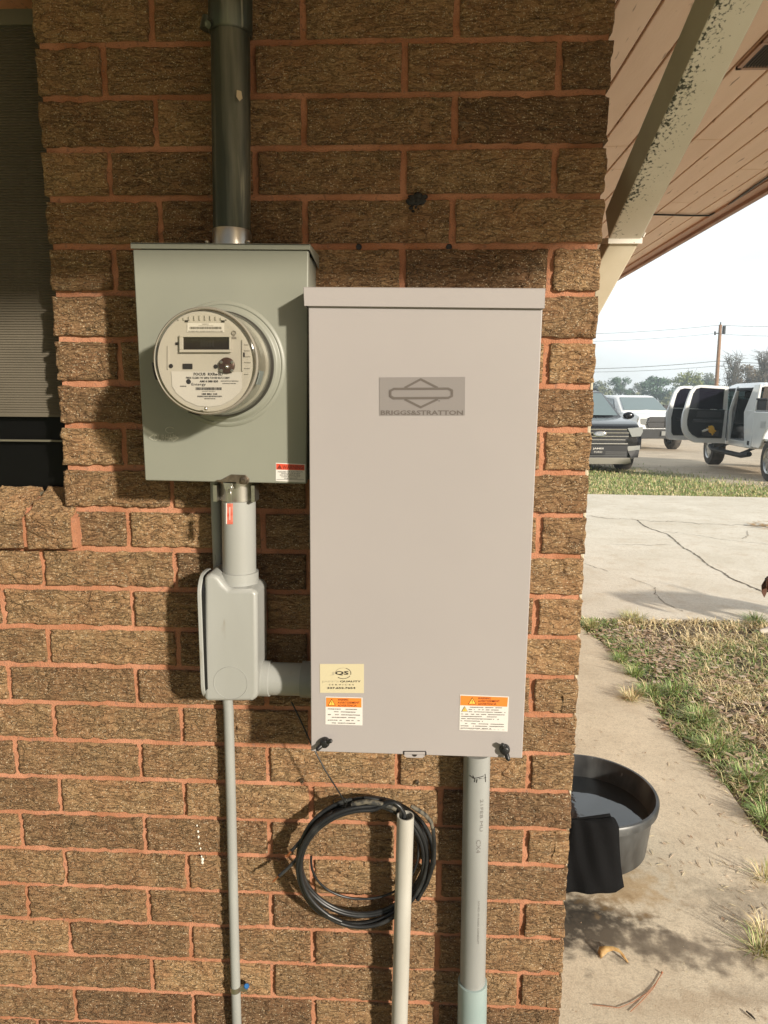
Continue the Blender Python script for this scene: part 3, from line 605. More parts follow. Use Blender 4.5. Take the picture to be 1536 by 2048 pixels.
# the deep clear cover
cov = MB().lathe(mcc, (0, -1, 0), [(.099, .020), (.0975, .024), (.0955, .10), (.0945, .118), (.0925, .1255), (.0885, .129), (.083, .1275), (.0001, .1265)], 96)
cvo = cov.build('clear_cover', m_clear, em_, smooth=70)
rim = MB().lathe(mcc, (0, -1, 0), [(.0938, .120), (.0953, .1215), (.0945, .125), (.0925, .1272), (.0905, .1262), (.0918, .1235), (.0925, .1215)], 96, close=True)
rim.build('cover_rim', mat('smoky_rim_plastic', (.25, .23, .19), .18, coat=.4), cvo, smooth=60)
def arc_tab(a0, a1, r, y0, y1, mb):
    A = np.linspace(a0, a1, 6)
    for k in range(5):
        p = [mcc+[r*math.cos(a), y, r*math.sin(a)] for a, y in ((A[k], y0), (A[k+1], y0), (A[k+1], y1), (A[k], y1))]
        c_ = np.array([math.cos((A[k]+A[k+1])/2), 0, math.sin((A[k]+A[k+1])/2)]); mb.prism(p, c_*.002)
tb = MB(); arc_tab(-.42, -.16, .0957, -.085, -.115, tb); tb.build('cover_tab', mat('gray_tab', (.16, .18, .165), .5), em_)
tb = MB(); arc_tab(math.pi+.02, math.pi+.34, .0965, -.108, -.122, tb); tb.build('cover_tab', m_ink, em_)
tb = MB(); arc_tab(-1.95, -1.72, .0955, -.110, -.121, tb); tb.build('cover_tab', m_ink, em_)
MB().sphere(fz(660, 1283, YD-.014), .0035).build('cover_screw', m_zinc, em_, smooth=60)
# ------------------------------------------------------------------ dark riser conduit above the socket
c1 = thing('riser_conduit', 'weathered dark metal conduit rising from the top of the meter socket', 'conduit', PY(464, 486, -.066))
pt_, pb_ = PY(461, 60, -.066), PY(464, 470, -.066)
dd = (pt_-pb_)/np.linalg.norm(pt_-pb_)
MB().tube([pb_-dd*.03, pb_, pb_+dd*.2, pb_+dd*.44, pb_+dd*.7, pb_+dd*1.0], [.0365, .0365, .0372, .0368, .0372, .0368], 40).build('pipe', m_dark, c1, smooth=50)
cp = MB().tube([pt_-dd*.01, pt_-dd*.006, pt_+dd*.09, pt_+dd*.095], [.038, .0415, .0415, .038], 32)
cp.tube([PY(417, 35, -.07), PY(412, 60, -.07)], .012, 10).tube([pt_+dd*.0-[.03, .025, 0], pt_-[.034, .034, .006]], .007, 8)
cp.build('coupling', m_dark, c1, smooth=50)
sc = MB(); q = PY(478, 189, -.106); sc.prism([q+[-.004, 0, .008], q+[.004, 0, .006], q+[.006, 0, -.006], q+[0, 0, -.011], q+[-.005, 0, -.004]], (0, .003, 0)); sc.build('paint_fleck', mat('pale_fleck', (.6, .48, .35), .7), c1)
hb_ = MB().tube([PY(464, 487, -.066)-dd*.012, pb_+dd*.0, pb_+dd*.008], [.0385, .0385, .0375], 40)
for u in (414, 497): hb_.sphere(PY(u, 485, -.085)+[0, 0, .001], (.0045, .0045, .004))
hb_.build('hub', m_zinc, c1, smooth=50)
# ------------------------------------------------------------------ PVC below the socket
c2 = thing('pvc_riser', 'short fat gray plastic conduit between the meter socket and the conduit body', 'conduit', PY(478, 1145, -.065))
ax_t, ax_b = PY(477, 966, -.065), PY(479, 1150, -.065)
MB().tube([ax_t, ax_b], .0355, 48).build('pipe', m_pvc, c2, smooth=50)
ux = (ax_b-ax_t); hub = MB().tube([ax_t+ux*-.02, ax_t+ux*.172, ax_t+ux*.178], [.0395, .0395, .0375], 48).box(ax_t+[-.043, -.041, -.034], ax_t+[-.035, .0, 0]).box(ax_t+[.036, -.041, -.034], ax_t+[.043, .0, 0])
hub.build('hub', m_zinc, c2, smooth=50)
YB = -.120
cbd = thing('conduit_body', 'gray plastic conduit body with side access cover and a hub turning right', 'conduit body', PY(460, 1405, -.06))
body = MB().prism([PY(u, v, YB) for u, v in ((407, 1152), (418, 1148), (430, 1149), (438, 1156), (446, 1168), (458, 1178), (500, 1178), (510, 1180), (515, 1190), (516, 1388), (512, 1400), (503, 1404), (407, 1404))], (0, .098, 0))
body.build('body', m_pvc, cbd, bevel=.014, seg=6)
MB().tube([ax_b+ux*.1, ax_b-ux*.045], .0405, 48).tube([ax_b+ux*.04, ax_b+ux*.15, ax_b+ux*.25], [.041, .041, .036], 48).build('socket', m_pvc, cbd, smooth=40)
def stad(x, y0, y1, z0, z1, r):                                         # rounded plate standing across the wall
    P = []
    for cy, cz_, a0 in ((y0+r, z1-r, 90), (y0+r, z0+r, 180), (y1-r, z0+r, 270), (y1-r, z1-r, 0)):
        for k in range(7): a = math.radians(a0+k*15); P.append((x, cy+r*math.cos(a), cz_+r*math.sin(a)))
    return P
zt_, zb_ = PY(408, 1149, YB+.02)[2], PY(408, 1405, YB)[2]
xg = PY(408, 1280, YB)[0]
MB().prism(stad(xg-.0015, YB-.001, -.02, zb_, zt_, .04), (.006, 0, 0)).build('gasket', m_black, cbd)
MB().prism(stad(xg-.0105, YB-.003, -.018, zb_-.002, zt_+.002, .042), (.009, 0, 0)).build('cover', m_pvc, cbd, bevel=.002, seg=3)
hz0, hz1 = PY(508, 1356, -.068), PY(541, 1357, -.068)
MB().tube([hz0-[.03, 0, 0], hz0, hz1, hz1+[.001, 0, 0]], [.0385, .0385, .0385, .036], 48).build('hub', m_pvc, cbd, smooth=50)
MB().sphere(PY(511, 1251, -.06), .0028, seg=8, rings=6).build('cover_screw', m_label, cbd, smooth=60)
MB().lathe(PY(461, 1366, YB-.0002), (0, -1, 0), [(.037, -.001), (.0362, .0008), (.0354, -.0005)], 40).build('mould_ring', m_pvc, cbd, smooth=60)
c3 = thing('pvc_crossover', 'horizontal gray plastic conduit from the conduit body into the tall gray cabinet', 'conduit', PY(580, 1357, -.068))
a, b = hz1-[.01, 0, 0], PY(640, 1360, -.068)
MB().tube([a, b], .0355, 40).build('pipe', m_pvc, c3, smooth=50)
MB().tube([PY(604, 1358, -.068), b], .0395, 40).build('connector', m_pvcd, c3, smooth=50)
# thin conduit
c4 = thing('thin_conduit', 'thin painted gray conduit running down the brick on the left, behind the conduit body', 'conduit', PY(472, 2040, -.02))
pth = [PY(431, 960, -.024), PY(434, 1060, -.022), PY(438, 1160, -.02), PY(447, 1300, -.02), PY(457, 1420, -.02), PY(462, 1600, -.021), PY(468, 1850, -.02), PY(473, 2030, -.02), PY(475, 2100, -.02)]
MB().tube(pth, .0115, 24).build('pipe', m_thin, c4, smooth=60)
q = PY(471, 1976, -.02); sp_ = MB()
A = np.linspace(math.radians(-10), math.radians(190), 14)
for z_ in (0,):
    o_ = [[q+[.0128*math.cos(a), -.0128*math.sin(a), dz] for a in A] for dz in (-.007, .007)]; i_ = [[q+[.0118*math.cos(a), -.0118*math.sin(a), dz] for a in A] for dz in (-.007, .007)]
    n = len(A); sp_.add(o_[0]+o_[1]+i_[0]+i_[1], [(k, k+1, n+k+1, n+k) for k in range(n-1)]+[(2*n+k, 3*n+k, 3*n+k+1, 2*n+k+1) for k in range(n-1)]+[(k, 2*n+k, 2*n+k+1, k+1) for k in range(n-1)]+[(n+k, n+k+1, 3*n+k+1, 3*n+k) for k in range(n-1)])
sp_.box(q+[.012, -.002, -.007], q+[.03, .004, .007])
strap = sp_.build('strap', m_zinc, c4, smooth=50)
MB().tube([PY(492, 1972, .004), PY(493, 1972, -.02), PY(493, 1972, -.026)], [.004, .0072, .005], 10).build('anchor_screw', m_blue, strap)
# ------------------------------------------------------------------ tall gray cabinet
YG = -.186
cab = thing('switch_cabinet', 'tall warm gray steel switch cabinet with rain lid and plain door', 'electrical cabinet', PY(830, 1510, 0))
TL, TR, BR, BL = PY(616.5, 600, YG), PY(1086, 604, YG), PY(1044.5, 1517, YG), PY(622, 1503, YG)
MB().prism([TL+[.004, .004, 0], TR+[-.004, .004, 0], BR+[-.004, .004, .003], BL+[.004, .004, .003]], (0, .176, 0)).build('box_body', m_gray, cab, bevel=.002)
ty = YG
door = MB().prism([TL, TR, BR, BL], (0, .02, 0)).build('door', m_gray, cab, bevel=.0022, seg=3)
L4 = [PY(u, v, YG-.007) for u, v in ((606.5, 574), (1091, 576.5), (1089.5, 617), (608, 612))]
ld = MB().prism(L4, (0, .0022, 0)); e = .0
ld.add([L4[0], L4[1], L4[1]+[0, .190, .012], L4[0]+[0, .190, .012], L4[0]-[0, 0, .002], L4[1]-[0, 0, .002], L4[1]+[0, .190, .010], L4[0]+[0, .190, .010]], [(0, 1, 2, 3), (7, 6, 5, 4), (0, 4, 5, 1), (1, 5, 6, 2), (2, 6, 7, 3), (3, 7, 4, 0)])
for p, q, s_ in ((L4[0], L4[3], 1), (L4[1], L4[2], -1)): ld.prism([p, p+[0, .19, .012], q+[0, .19, 0], q], (s_*.0018, 0, 0))
ld.build('lid', m_gray, cab, bevel=.0012)
def gl(x, y, Y): return PY(740+x/7.314, 740+y/7.314, Y)
lp = MB().prism([gl(x, y, YG-.0007) for x, y in ((135, 108), (1392, 100), (1388, 665), (138, 668))], (0, .0006, 0)).build('logo_plate', m_logo_bg, door)
lg = MB()
def stroke(pts, wd, mb, Y):
    P = [np.array(p, float) for p in pts]
    for a, b in zip(P[:-1], P[1:]):
        Y = Y-.00006
        t = (b-a)/np.linalg.norm(b-a); n = np.array([-t[1], t[0]])*wd/2; a_, b_ = a-t*wd*.22, b+t*wd*.22
        mb.quad([gl(*(a_-n), Y), gl(*(b_-n), Y), gl(*(b_+n), Y), gl(*(a_+n), Y)])
Y2 = YG-.0011
stroke([(512, 258), (742, 135), (985, 258)], 32, lg, Y2); stroke([(512, 430), (742, 545), (985, 430)], 32, lg, Y2)
stroke([(350, 276), (1145, 272), (1200, 300), (1200, 380), (1145, 408), (345, 412), (298, 380), (298, 305), (350, 276)], 33, lg, Y2-.0002)
lg.text('R', 740+1005/7.314, 740+440/7.314, 740+1025/7.314, 740+462/7.314, Y2)
lg.text('BRIGGS&STRATTON', 740+158/7.314, 740+590/7.314, 740+1362/7.314, 740+658/7.314, Y2, 0, .022)
lg.build('emblem', m_logo, lp, fix=False)
def sq(x, y): return (630+x/13.96, 1320+y/13.96)
def jqs():
    Y = YG-.0013; mb = MB()
    def T(t, x0, y0, x1, y1, mi=0, b=0.): a, b_ = sq(x0, y0); c, d_ = sq(x1, y1); mb.text(t, a, b_, c, d_, Y, mi, b)
    T('QS', 560, 310, 940, 430, 0, .03); T('J', 430, 330, 540, 430, 1); T("JAPP'S", 190, 575, 670, 640, 1); T('QUALITY', 700, 572, 1280, 630, 0, .02)
    T('S E R V I C E S', 385, 672, 1085, 708, 0, .0); T('337.652.7654', 340, 755, 1130, 808, 0, .03)
    for a0, a1, mi in ((-1.25, .25, 0), (.5, 2.3, 0), (-3.0, -1.4, 1)):
        P = [sq(790+205*math.cos(a)*1.05+(0), 372+150*math.sin(a)) for a in np.linspace(a0, a1, 12)]
        mb.tube([PY(u, v, Y) for u, v in P], .0005, 5, mi)
    return mb, [m_ink, mat('faded_gold_ink', (.42, .38, .27), .6)]
label('company_sticker', [sq(135, 112), sq(1365, 112), sq(1365, 925), sq(140, 915)], YG-.0007, door, jqs, 'cream sticker with black lettering', m_cream)
def tri(mb, u, v, w_, h, Y, bg, fg):
    mb.add([PY(u-w_/2, v+h, Y), PY(u+w_/2, v+h, Y), PY(u, v, Y)], [(0, 1, 2)], fg); k = .78
    mb.add([PY(u-w_/2*k, v+h*.92, Y-.0002), PY(u+w_/2*k, v+h*.92, Y-.0002), PY(u, v+h*.17, Y-.0002)], [(0, 1, 2)], bg)
    mb.text('!', u-w_*.045, v+h*.38, u+w_*.045, v+h*.85, Y-.0004, fg, .02)
def warnL():
    Y = YG-.0013; mb = MB(); mb.quad([PY(652.3, 1395, Y), PY(723, 1396.5, Y), PY(723, 1415, Y), PY(652.3, 1413.5, Y)], 0); Y2 = Y-.0003
    tri(mb, 663.5, 1397, 16, 14.5, Y2, 3, 1)
    for k, (t, u1) in enumerate((('WARNING', 697), ('AVERTISSEMENT', 719.5), ('ADVERTENCIA', 713.5))): mb.text(t, 675.5, 1397.2+k*5.9, u1, 1401.6+k*5.9, Y2, 1, .01)
    for k, (a, b) in enumerate(((656, 714), (664, 711), (654, 720), (664, 711), (656, 720), (664, 711))): dashes(mb, a, b, 1417+k*5.6, 2.1, Y2, 2, .02)
    return mb, [m_orange, m_inkr, m_inkg, m_yel]
label('warning_label', ((650.8, 1393.2), (725, 1395.3), (725, 1450.9), (650.8, 1448.6)), YG-.0007, door, warnL, 'small orange and white warning label in three languages')
def warnR():
    Y = YG-.0013; mb = MB(); mb.quad([PY(921.3, 1391.2, Y), PY(1016, 1394.8, Y), PY(1014.5, 1413.5, Y), PY(920.8, 1410.6, Y)], 0); Y2 = Y-.0003
    tri(mb, 944.5, 1394.3, 17, 14.5, Y2, 3, 1)
    for k, (t, u1) in enumerate((('WARNING', 981.5), ('AVERTISSEMENT', 999.5), ('ADVERTENCIA', 993))): mb.text(t, 956, 1394.5+k*5.7, u1, 1398.9+k*5.7, Y2, 1, .01)
    tri(mb, 929.5, 1412.5, 13, 11, Y2, 3, 2)
    for k, (a, b) in enumerate(((938, 1005), (938, 998), (938, 1011), (923, 1011), (923, 997), (923, 998), (922, 966), (923, 1008), (922, 1008), (922, 984))): dashes(mb, a, b, 1413.6+k*4.55+(.8 if k > 6 else 0), 1.9, Y2, 2, .022)
    dashes(mb, 921, 1013, 1457.8, .6, Y2, 2, .02, .5)
    return mb, [m_orange, m_inkr, m_inkg, m_yel]
label('warning_label', ((919.8, 1389.3), (1017.8, 1393.3), (1015.2, 1463.2), (918.6, 1459.8)), YG-.0007, door, warnR, 'large orange and white warning label with two triangles')
for u, v, a in ((650, 1483, 35), (1009, 1497, 112)):
    c = PY(u, v, YG); a = math.radians(a); t = np.array([math.cos(a), 0, math.sin(a)]); n = np.array([-math.sin(a), 0, math.cos(a)])
    k = MB().lathe(c, (0, -1, 0), [(.0105, 0), (.0105, .006), (.0085, .012), (.006, .0135), (.0001, .0135)], 24)
    for s_ in (1, -1): k.tube([c+t*s_*.004+[0, -.006, 0], c+t*s_*.011+[0, -.011, 0], c+t*s_*.0165+[0, -.015, 0], c+t*s_*.018+[0, -.018, 0]], [.0055, .005, .0045, .002], 10)
    k.build('wing_screw', m_black, door, smooth=50)
hp = MB().prism([PY(u, v, YG+.003) for u, v in ((808, 1500), (851, 1502), (850, 1512), (845, 1516), (813, 1515), (808, 1511))], (0, .0025, 0)).lathe(PY(829, 1508.5, YG+.0028), (0, -1, 0), [(.0001, .0004), (.005, .0004), (.0055, 0)], 14, 1)
hp.build('padlock_tab', [m_gray, m_ink], cab)
MB().prism(strips(806, 1502.5, 809, 1510, YG-.0005), (0, .001, 0)).prism(strips(850.5, 1504, 853, 1511, YG-.0005), (0, .001, 0)).prism(strips(807, 1502, 852, 1503.6, YG-.0005), (0, .001, 0)).build('tab_slot', m_ink, cab)
# ------------------------------------------------------------------ conduit from the cabinet to the ground
c5 = thing('cabinet_conduit', 'thick gray plastic conduit dropping from the tall cabinet to the ground', 'conduit', PY(944, 2046, -.09))
a, b, c = PY(954, 1505, -.047), PY(945, 1968, -.045), PY(943, 2110, -.045)
MB().tube([a, b], .0298, 40).build('pipe', m_pvcd, c5, smooth=50)
un = (b-a)/np.linalg.norm(b-a)
MB().tube([PY(945, 1962, -.045)-un*.001, PY(945, 1962, -.045), c], [.0325, .0345, .0345], 40).build('coupling', m_pvct, c5, smooth=50)
pr = MB()
def wrap(t, v0, v1, du, h_, mirror=False):
    P0 = PY(954-(v0-1505)*.0195+du, v0, -.047); P1 = PY(954-(v1-1505)*.0195+du, v1, -.047)
    t0 = len(pr.v); ax = a+un*((P0-a)@un)
    X = (P1-P0); pr.ptext(t, (0, 0, 0), (1, 0, 0), (0, 1, 0), 0, 0.); vs = pr.v.pop(); ang = math.asin(max(-.95, min(.95, (P0-ax)[0]/.0298)))
    o2 = []
    for q in vs:
        A_ = ang+(q[1]-.5)*h_/.029; o2.append(ax+X*q[0]+np.array([math.sin(A_)*.0302, -math.cos(A_)*.0302, 0]))
    pr.v.append(np.array(o2))
wrap('21FEB MU', 1585, 1648, 9, .007); wrap('CX4', 1664, 1690, 4, .010); wrap('SCHED 40 RIGID CONDUIT', 1785, 1870, 7, .004)
pr.build('printed_marking', mat('faint_gray_print', (.16, .15, .14), .6), c5, fix=False)
mk = MB()
for P in (((938, 1539), (945, 1543), (954, 1541), (965, 1539)), ((944, 1538), (948, 1545), (947, 1550)), ((952, 1544), (951, 1551)), ((968, 1536), (969, 1552)), ((956, 1543), (970, 1544))):
    mk.tube([PY(u, v, -.047)*[1, 0, 1]+[0, -.047-math.sqrt(max(0, .0298**2-(PY(u, v, -.047)[0]-PY(953.4, v, -.047)[0])**2))-.0002, 0] for u, v in P], .0009, 6)
mk.build('pen_mark', m_ink, c5)
# open stub pipe and the coil of cable
c6 = thing('open_stub_pipe', 'weathered off-white plastic pipe with an open top, cables running into it', 'pipe', PY(798, 2046, -.08))
ptop, pbot = PY(811, 1631, -.062), PY(797, 2110, -.045)
u6 = (ptop-pbot)/np.linalg.norm(ptop-pbot)
Lp = np.linalg.norm(ptop-pbot)
MB().lathe(pbot, u6, [(.0194, 0), (.0194, Lp), (.0166, Lp), (.0166, Lp-.35)], 32).build('pipe', m_white, c6, smooth=50)
cc = PY(728, 1719, -.036)
coil = thing('cable_coil', 'black cable coil hanging on the brick, its strands feeding the open pipe', 'cable coil', cc-[0, 0, .14])
def loopc(rx, rz, y, dx=0, dz=0, ph=0., a0=0, a1=2*math.pi, n=72, dr=0, wob=.003, end=None, start=None):
    P = []
    for a in np.linspace(a0, a1, n):
        k = (a-a0)/(a1-a0); w_ = 1+dr*k
        P.append(cc+[dx+rx*w_*math.cos(a)+wob*math.sin(3*a+ph), (y-.012)*.8+.020*math.cos(a)+.004*math.sin(2*a+ph), dz+rz*w_*math.sin(a)+wob*math.cos(2*a+ph*2)])
    if start is not None: P = [np.array(q) for q in start]+P
    if end is not None:
        P += [np.array(q) for q in end]
        for _ in range(3): P = [P[0]]+[(P[i-1]+2*P[i]+P[i+1])/4 if i < len(P)-2 else P[i] for i in range(1, len(P)-1)]+[P[-1]]
    return P
mouth = ptop+u6*.0
down = [mouth+u6*.004+[-.004, .003, 0], mouth-u6*.05]
S1 = loopc(.146, .144, .020, ph=.3, a0=math.radians(60), a1=math.radians(60+385), wob=.0018)
S2 = loopc(.156, .152, .022, dx=.004, ph=1.7, a0=math.radians(150), a1=math.radians(150+420), wob=.002)
S3 = loopc(.139, .152, .002, dx=-.003, dz=-.005, ph=2.9, a0=math.radians(40), a1=math.radians(40+400), dr=.03, wob=.002)
S4 = loopc(.152, .160, .004, dx=-.001, dz=-.003, ph=4.1, a0=math.radians(100), a1=math.radians(100+350), wob=.002)
S5 = loopc(.125, .118, .012, dx=.003, dz=.012, ph=5.2, a0=math.radians(175), a1=math.radians(175+250), wob=.0015)
def into(a0, r, y, ph): return loopc(r, r*1.0, y, ph=ph, a0=math.radians(a0), a1=math.radians(72), n=30, wob=.001, end=[PY(772, 1590, -.055), PY(792, 1598, -.06), PY(805, 1612, -.062), *down])
S6 = loopc(.144, .158, -.006, dx=.002, dz=-.004, ph=.9, a0=math.radians(120), a1=math.radians(120+300), wob=.002)
for j, (P, r) in enumerate(((S1, .0050), (S2, .0050), (S3, .0052), (S4, .0048), (S6, .005), (S5, .0028), (into(250, .150, -.014, .5), .0050), (into(235, .143, -.018, 2.2), .0050), (into(215, .147, -.006, 3.8), .0047))):
    MB().tube(P, r, 10).build('strand', m_rub, coil, smooth=70)
# loose ends with bare copper
for j, (P, r) in enumerate(((((612, 1668), (594, 1690), (583, 1702)), .004), (((604, 1702), (590, 1722), (572, 1740), (558, 1752)), .004))):
    Q_ = [PY(u, v, -.058-.004*i) for i, (u, v) in enumerate(P)]; o = MB().tube(Q_, r, 10).build('strand', m_rub, coil, smooth=70)
    e_ = Q_[-1]; t = (Q_[-1]-Q_[-2]); t /= np.linalg.norm(t); cu_ = MB()
    for k in range(5): cu_.tube([e_, e_+t*.008+[random.uniform(-.002, .002), random.uniform(-.002, .002), random.uniform(-.002, .002)], e_+t*.017+[random.uniform(-.004, .003), random.uniform(-.002, .002), random.uniform(-.004, .003)]], .0011, 6)
    cu_.build('bare_end', m_cop, o, smooth=60)
tp = MB().tube([PY(u, v, -.056) for u, v in ((703, 1609), (718, 1605), (733, 1603), (748, 1605), (763, 1608), (778, 1612), (792, 1619))], [.0052, .0065, .0056, .0068, .0056, .0062, .0045], 10).build('taped_splice', m_tape, coil, smooth=60)
MB().tube([PY(u, v, -.045) for u, v in ((822, 1612), (838, 1621), (852, 1631), (862, 1644), (866, 1660))], [.004, .0052, .005, .0048, .004], 10).build('taped_splice', m_tape, coil, smooth=60)
MB().tube([PY(u, v, y) for u, v, y in ((835, 1800, -.03), (855, 1765, -.034), (868, 1725, -.038), (869, 1690, -.04), (866, 1655, -.045))], .0046, 10).build('strand', m_rub, coil, smooth=70)
hw = MB().tube([PY(583, 1404, -.045), PY(600, 1438, -.06), PY(622, 1487, -.08), PY(650, 1540, -.085), PY(684, 1594, -.09), PY(688, 1603, -.082), PY(690, 1614, -.06)], .0017, 8)
hw.tube([PY(680+14*math.cos(a), 1604+10*math.sin(a), -.062-.026*math.cos(a+.4)) for a in np.linspace(0, 6.28, 20)], .0016, 6)
tag(hw.build('tie_wire', m_rub, smooth=60), 'thin black wire slanting down from the conduit to hold up the cable coil', 'wire')
# ------------------------------------------------------------------ ground, slabs, lot
def kind(o, k): o['kind'] = k; return o
def gmat(name, fn):
    M = bpy.data.materials.new(name); M.use_nodes = True; t = M.node_tree; fn(t, t.nodes['Principled BSDF']); return M
def noise(t, sc, det=4, vec=None, dist=0):
    n = t.nodes.new('ShaderNodeTexNoise'); n.inputs['Scale'].default_value = sc; n.inputs['Detail'].default_value = det; n.inputs['Distortion'].default_value = dist
    if vec is None:
        c = t.nodes.new('ShaderNodeTexCoord'); vec = c.outputs['Object']
    t.links.new(vec, n.inputs['Vector']); return n.outputs[0]
def rng_(t, x, a, b, c=0., d=1.):
    r = t.nodes.new('ShaderNodeMapRange'); r.inputs[1].default_value = a; r.inputs[2].default_value = b; r.inputs[3].default_value = c; r.inputs[4].default_value = d; t.links.new(x, r.inputs[0]); return r.outputs[0]
def mixc(t, f, a, b, mode='MIX'):
    x = t.nodes.new('ShaderNodeMixRGB'); x.blend_type = mode
    for i, q in ((0, f), (1, a), (2, b)):
        if isinstance(q, (tuple, list)): x.inputs[i].default_value = (*q, 1)
        elif isinstance(q, (int, float)): x.inputs[i].default_value = q
        else: t.links.new(q, x.inputs[i])
    return x.outputs[0]
def bump(t, b, h, d):
    q = t.nodes.new('ShaderNodeBump'); q.inputs['Distance'].default_value = d; t.links.new(h, q.inputs['Height']); t.links.new(q.outputs[0], b.inputs['Normal'])
def conc(t, b, stain):
    b.inputs['Roughness'].default_value = .9; b.inputs['Specular IOR Level'].default_value = .2
    a = mixc(t, rng_(t, noise(t, 1.6, 5), .35, .65), (.70, .64, .53), (.82, .76, .65)) if not stain else mixc(t, rng_(t, noise(t, 2.6, 6), .35, .65), (.64, .56, .43), (.80, .70, .54))
    a = mixc(t, rng_(t, noise(t, 7, 6), .5, .72, 0, .55), a, (.60, .50, .37))
    a = mixc(t, rng_(t, noise(t, 210, 3), .4, .75, 0, .45), a, (.30, .25, .19))
    a = mixc(t, rng_(t, noise(t, 34, 6), .48, .72, 0, .32), a, (.42, .35, .26)); a = mixc(t, rng_(t, noise(t, 90, 5), .52, .62, 0, .25), a, (.30, .25, .19))
    if stain:
        c = t.nodes.new('ShaderNodeTexCoord')
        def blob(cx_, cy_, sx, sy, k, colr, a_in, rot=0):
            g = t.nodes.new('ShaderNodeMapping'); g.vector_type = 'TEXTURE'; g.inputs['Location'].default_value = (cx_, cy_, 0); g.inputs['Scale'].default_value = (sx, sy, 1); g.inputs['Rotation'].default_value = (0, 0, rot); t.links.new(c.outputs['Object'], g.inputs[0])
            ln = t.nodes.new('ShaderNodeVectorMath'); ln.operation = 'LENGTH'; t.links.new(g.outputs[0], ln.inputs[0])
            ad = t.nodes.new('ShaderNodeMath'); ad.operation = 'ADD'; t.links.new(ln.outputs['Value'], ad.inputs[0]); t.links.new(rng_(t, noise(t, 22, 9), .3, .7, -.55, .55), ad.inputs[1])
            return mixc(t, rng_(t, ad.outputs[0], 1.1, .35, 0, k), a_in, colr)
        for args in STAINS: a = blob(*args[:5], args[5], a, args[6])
    t.links.new(a, b.inputs['Base Color']); bump(t, b, noise(t, 260, 6), .0009)
def S(u, v): p = PZ(u, v, 0); return p[0], p[1]
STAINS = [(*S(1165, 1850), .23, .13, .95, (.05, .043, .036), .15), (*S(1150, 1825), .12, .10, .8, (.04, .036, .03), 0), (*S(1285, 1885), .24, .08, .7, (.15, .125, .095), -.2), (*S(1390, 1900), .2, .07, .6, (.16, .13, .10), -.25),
          (*S(1500, 1990), .10, .06, .3, (.2, .16, .12), 0), (*S(1240, 1770), .16, .13, .6, (.42, .27, .12), 0), (*S(1480, 1800), .16, .10, .5, (.20, .17, .13), 0), (*S(1380, 2010), .2, .05, .3, (.3, .2, .12), 0)]
m_conc = gmat('stained_concrete', lambda t, b: conc(t, b, True)); m_conc2 = gmat('pale_concrete', lambda t, b: conc(t, b, False))
def soil(t, b):
    b.inputs['Roughness'].default_value = 1
    a = mixc(t, rng_(t, noise(t, 3, 5), .4, .6), (.16, .115, .07), (.075, .05, .032)); a = mixc(t, rng_(t, noise(t, 40, 5), .5, .7), a, (.22, .17, .10))
    t.links.new(a, b.inputs['Base Color']); bump(t, b, noise(t, 60, 5), .012)
def lot(t, b):
    b.inputs['Roughness'].default_value = 1
    c = t.nodes.new('ShaderNodeTexCoord'); sx = t.nodes.new('ShaderNodeSeparateXYZ'); t.links.new(c.outputs['Object'], sx.inputs[0])
    gr = mixc(t, rng_(t, noise(t, .8, 5), .4, .62), (.16, .20, .06), (.36, .31, .14)); gr = mixc(t, rng_(t, noise(t, 9, 5), .4, .7, 0, .7), gr, (.30, .26, .13))
    gv = mixc(t, rng_(t, noise(t, 1.3, 6), .35, .65), (.56, .46, .34), (.42, .34, .25)); gv = mixc(t, rng_(t, noise(t, 28, 4), .45, .75), gv, (.66, .57, .44))
    m_ = t.nodes.new('ShaderNodeMath'); m_.operation = 'MULTIPLY_ADD'; m_.inputs[1].default_value = 2.5; t.links.new(sx.outputs[0], m_.inputs[0]); t.links.new(sx.outputs[1], m_.inputs[2])
    ad = t.nodes.new('ShaderNodeMath'); ad.operation = 'ADD'; t.links.new(m_.outputs[0], ad.inputs[0]); t.links.new(rng_(t, noise(t, .6, 5), .3, .7, -2.2, 2.2), ad.inputs[1])
    a = mixc(t, rng_(t, ad.outputs[0], 25.2, 29.0), gr, gv)
    far = rng_(t, sx.outputs[1], 45, 60); a = mixc(t, far, a, (.13, .15, .06))
    t.links.new(a, b.inputs['Base Color']); bump(t, b, noise(t, 25, 5), .03)
m_soil = gmat('leafy_soil', soil); m_lot = gmat('grass_and_gravel_lot', lot)
# one big sheet to the horizon, dipping slightly beyond the driveway
g = MB(); ys = [-40, 0, 3, 9.9, 12, 14, 16, 18, 20, 22, 24, 26, 60, 200, 900]; xs = [-600, -60, -10, 0, 5, 10, 20, 40, 120, 900]
g.add([(x, y, gz(y)-(.19 if (y < 3 and x < 3) else .03)) for y in ys for x in xs], [(j*10+i, j*10+i+1, (j+1)*10+i+1, (j+1)*10+i) for j in range(len(ys)-1) for i in range(9)])
kind(g.build('ground', m_lot, L=(0, 0, 0), fix=False), 'structure')
edge = [GP(u, v) for u, v in ((1150, 1243), (1178, 1268), (1212, 1290), (1238, 1318), (1262, 1345), (1290, 1378), (1318, 1425), (1342, 1462), (1372, 1490), (1408, 1520), (1440, 1555), (1478, 1610), (1520, 1668), (1560, 1715))]
sw = [(-.02, -.0, 0)]+[(2.2, -.0, 0)]
e_x = [p[0] for p in edge]; e_y = [p[1] for p in edge]
yE = edge[-1]
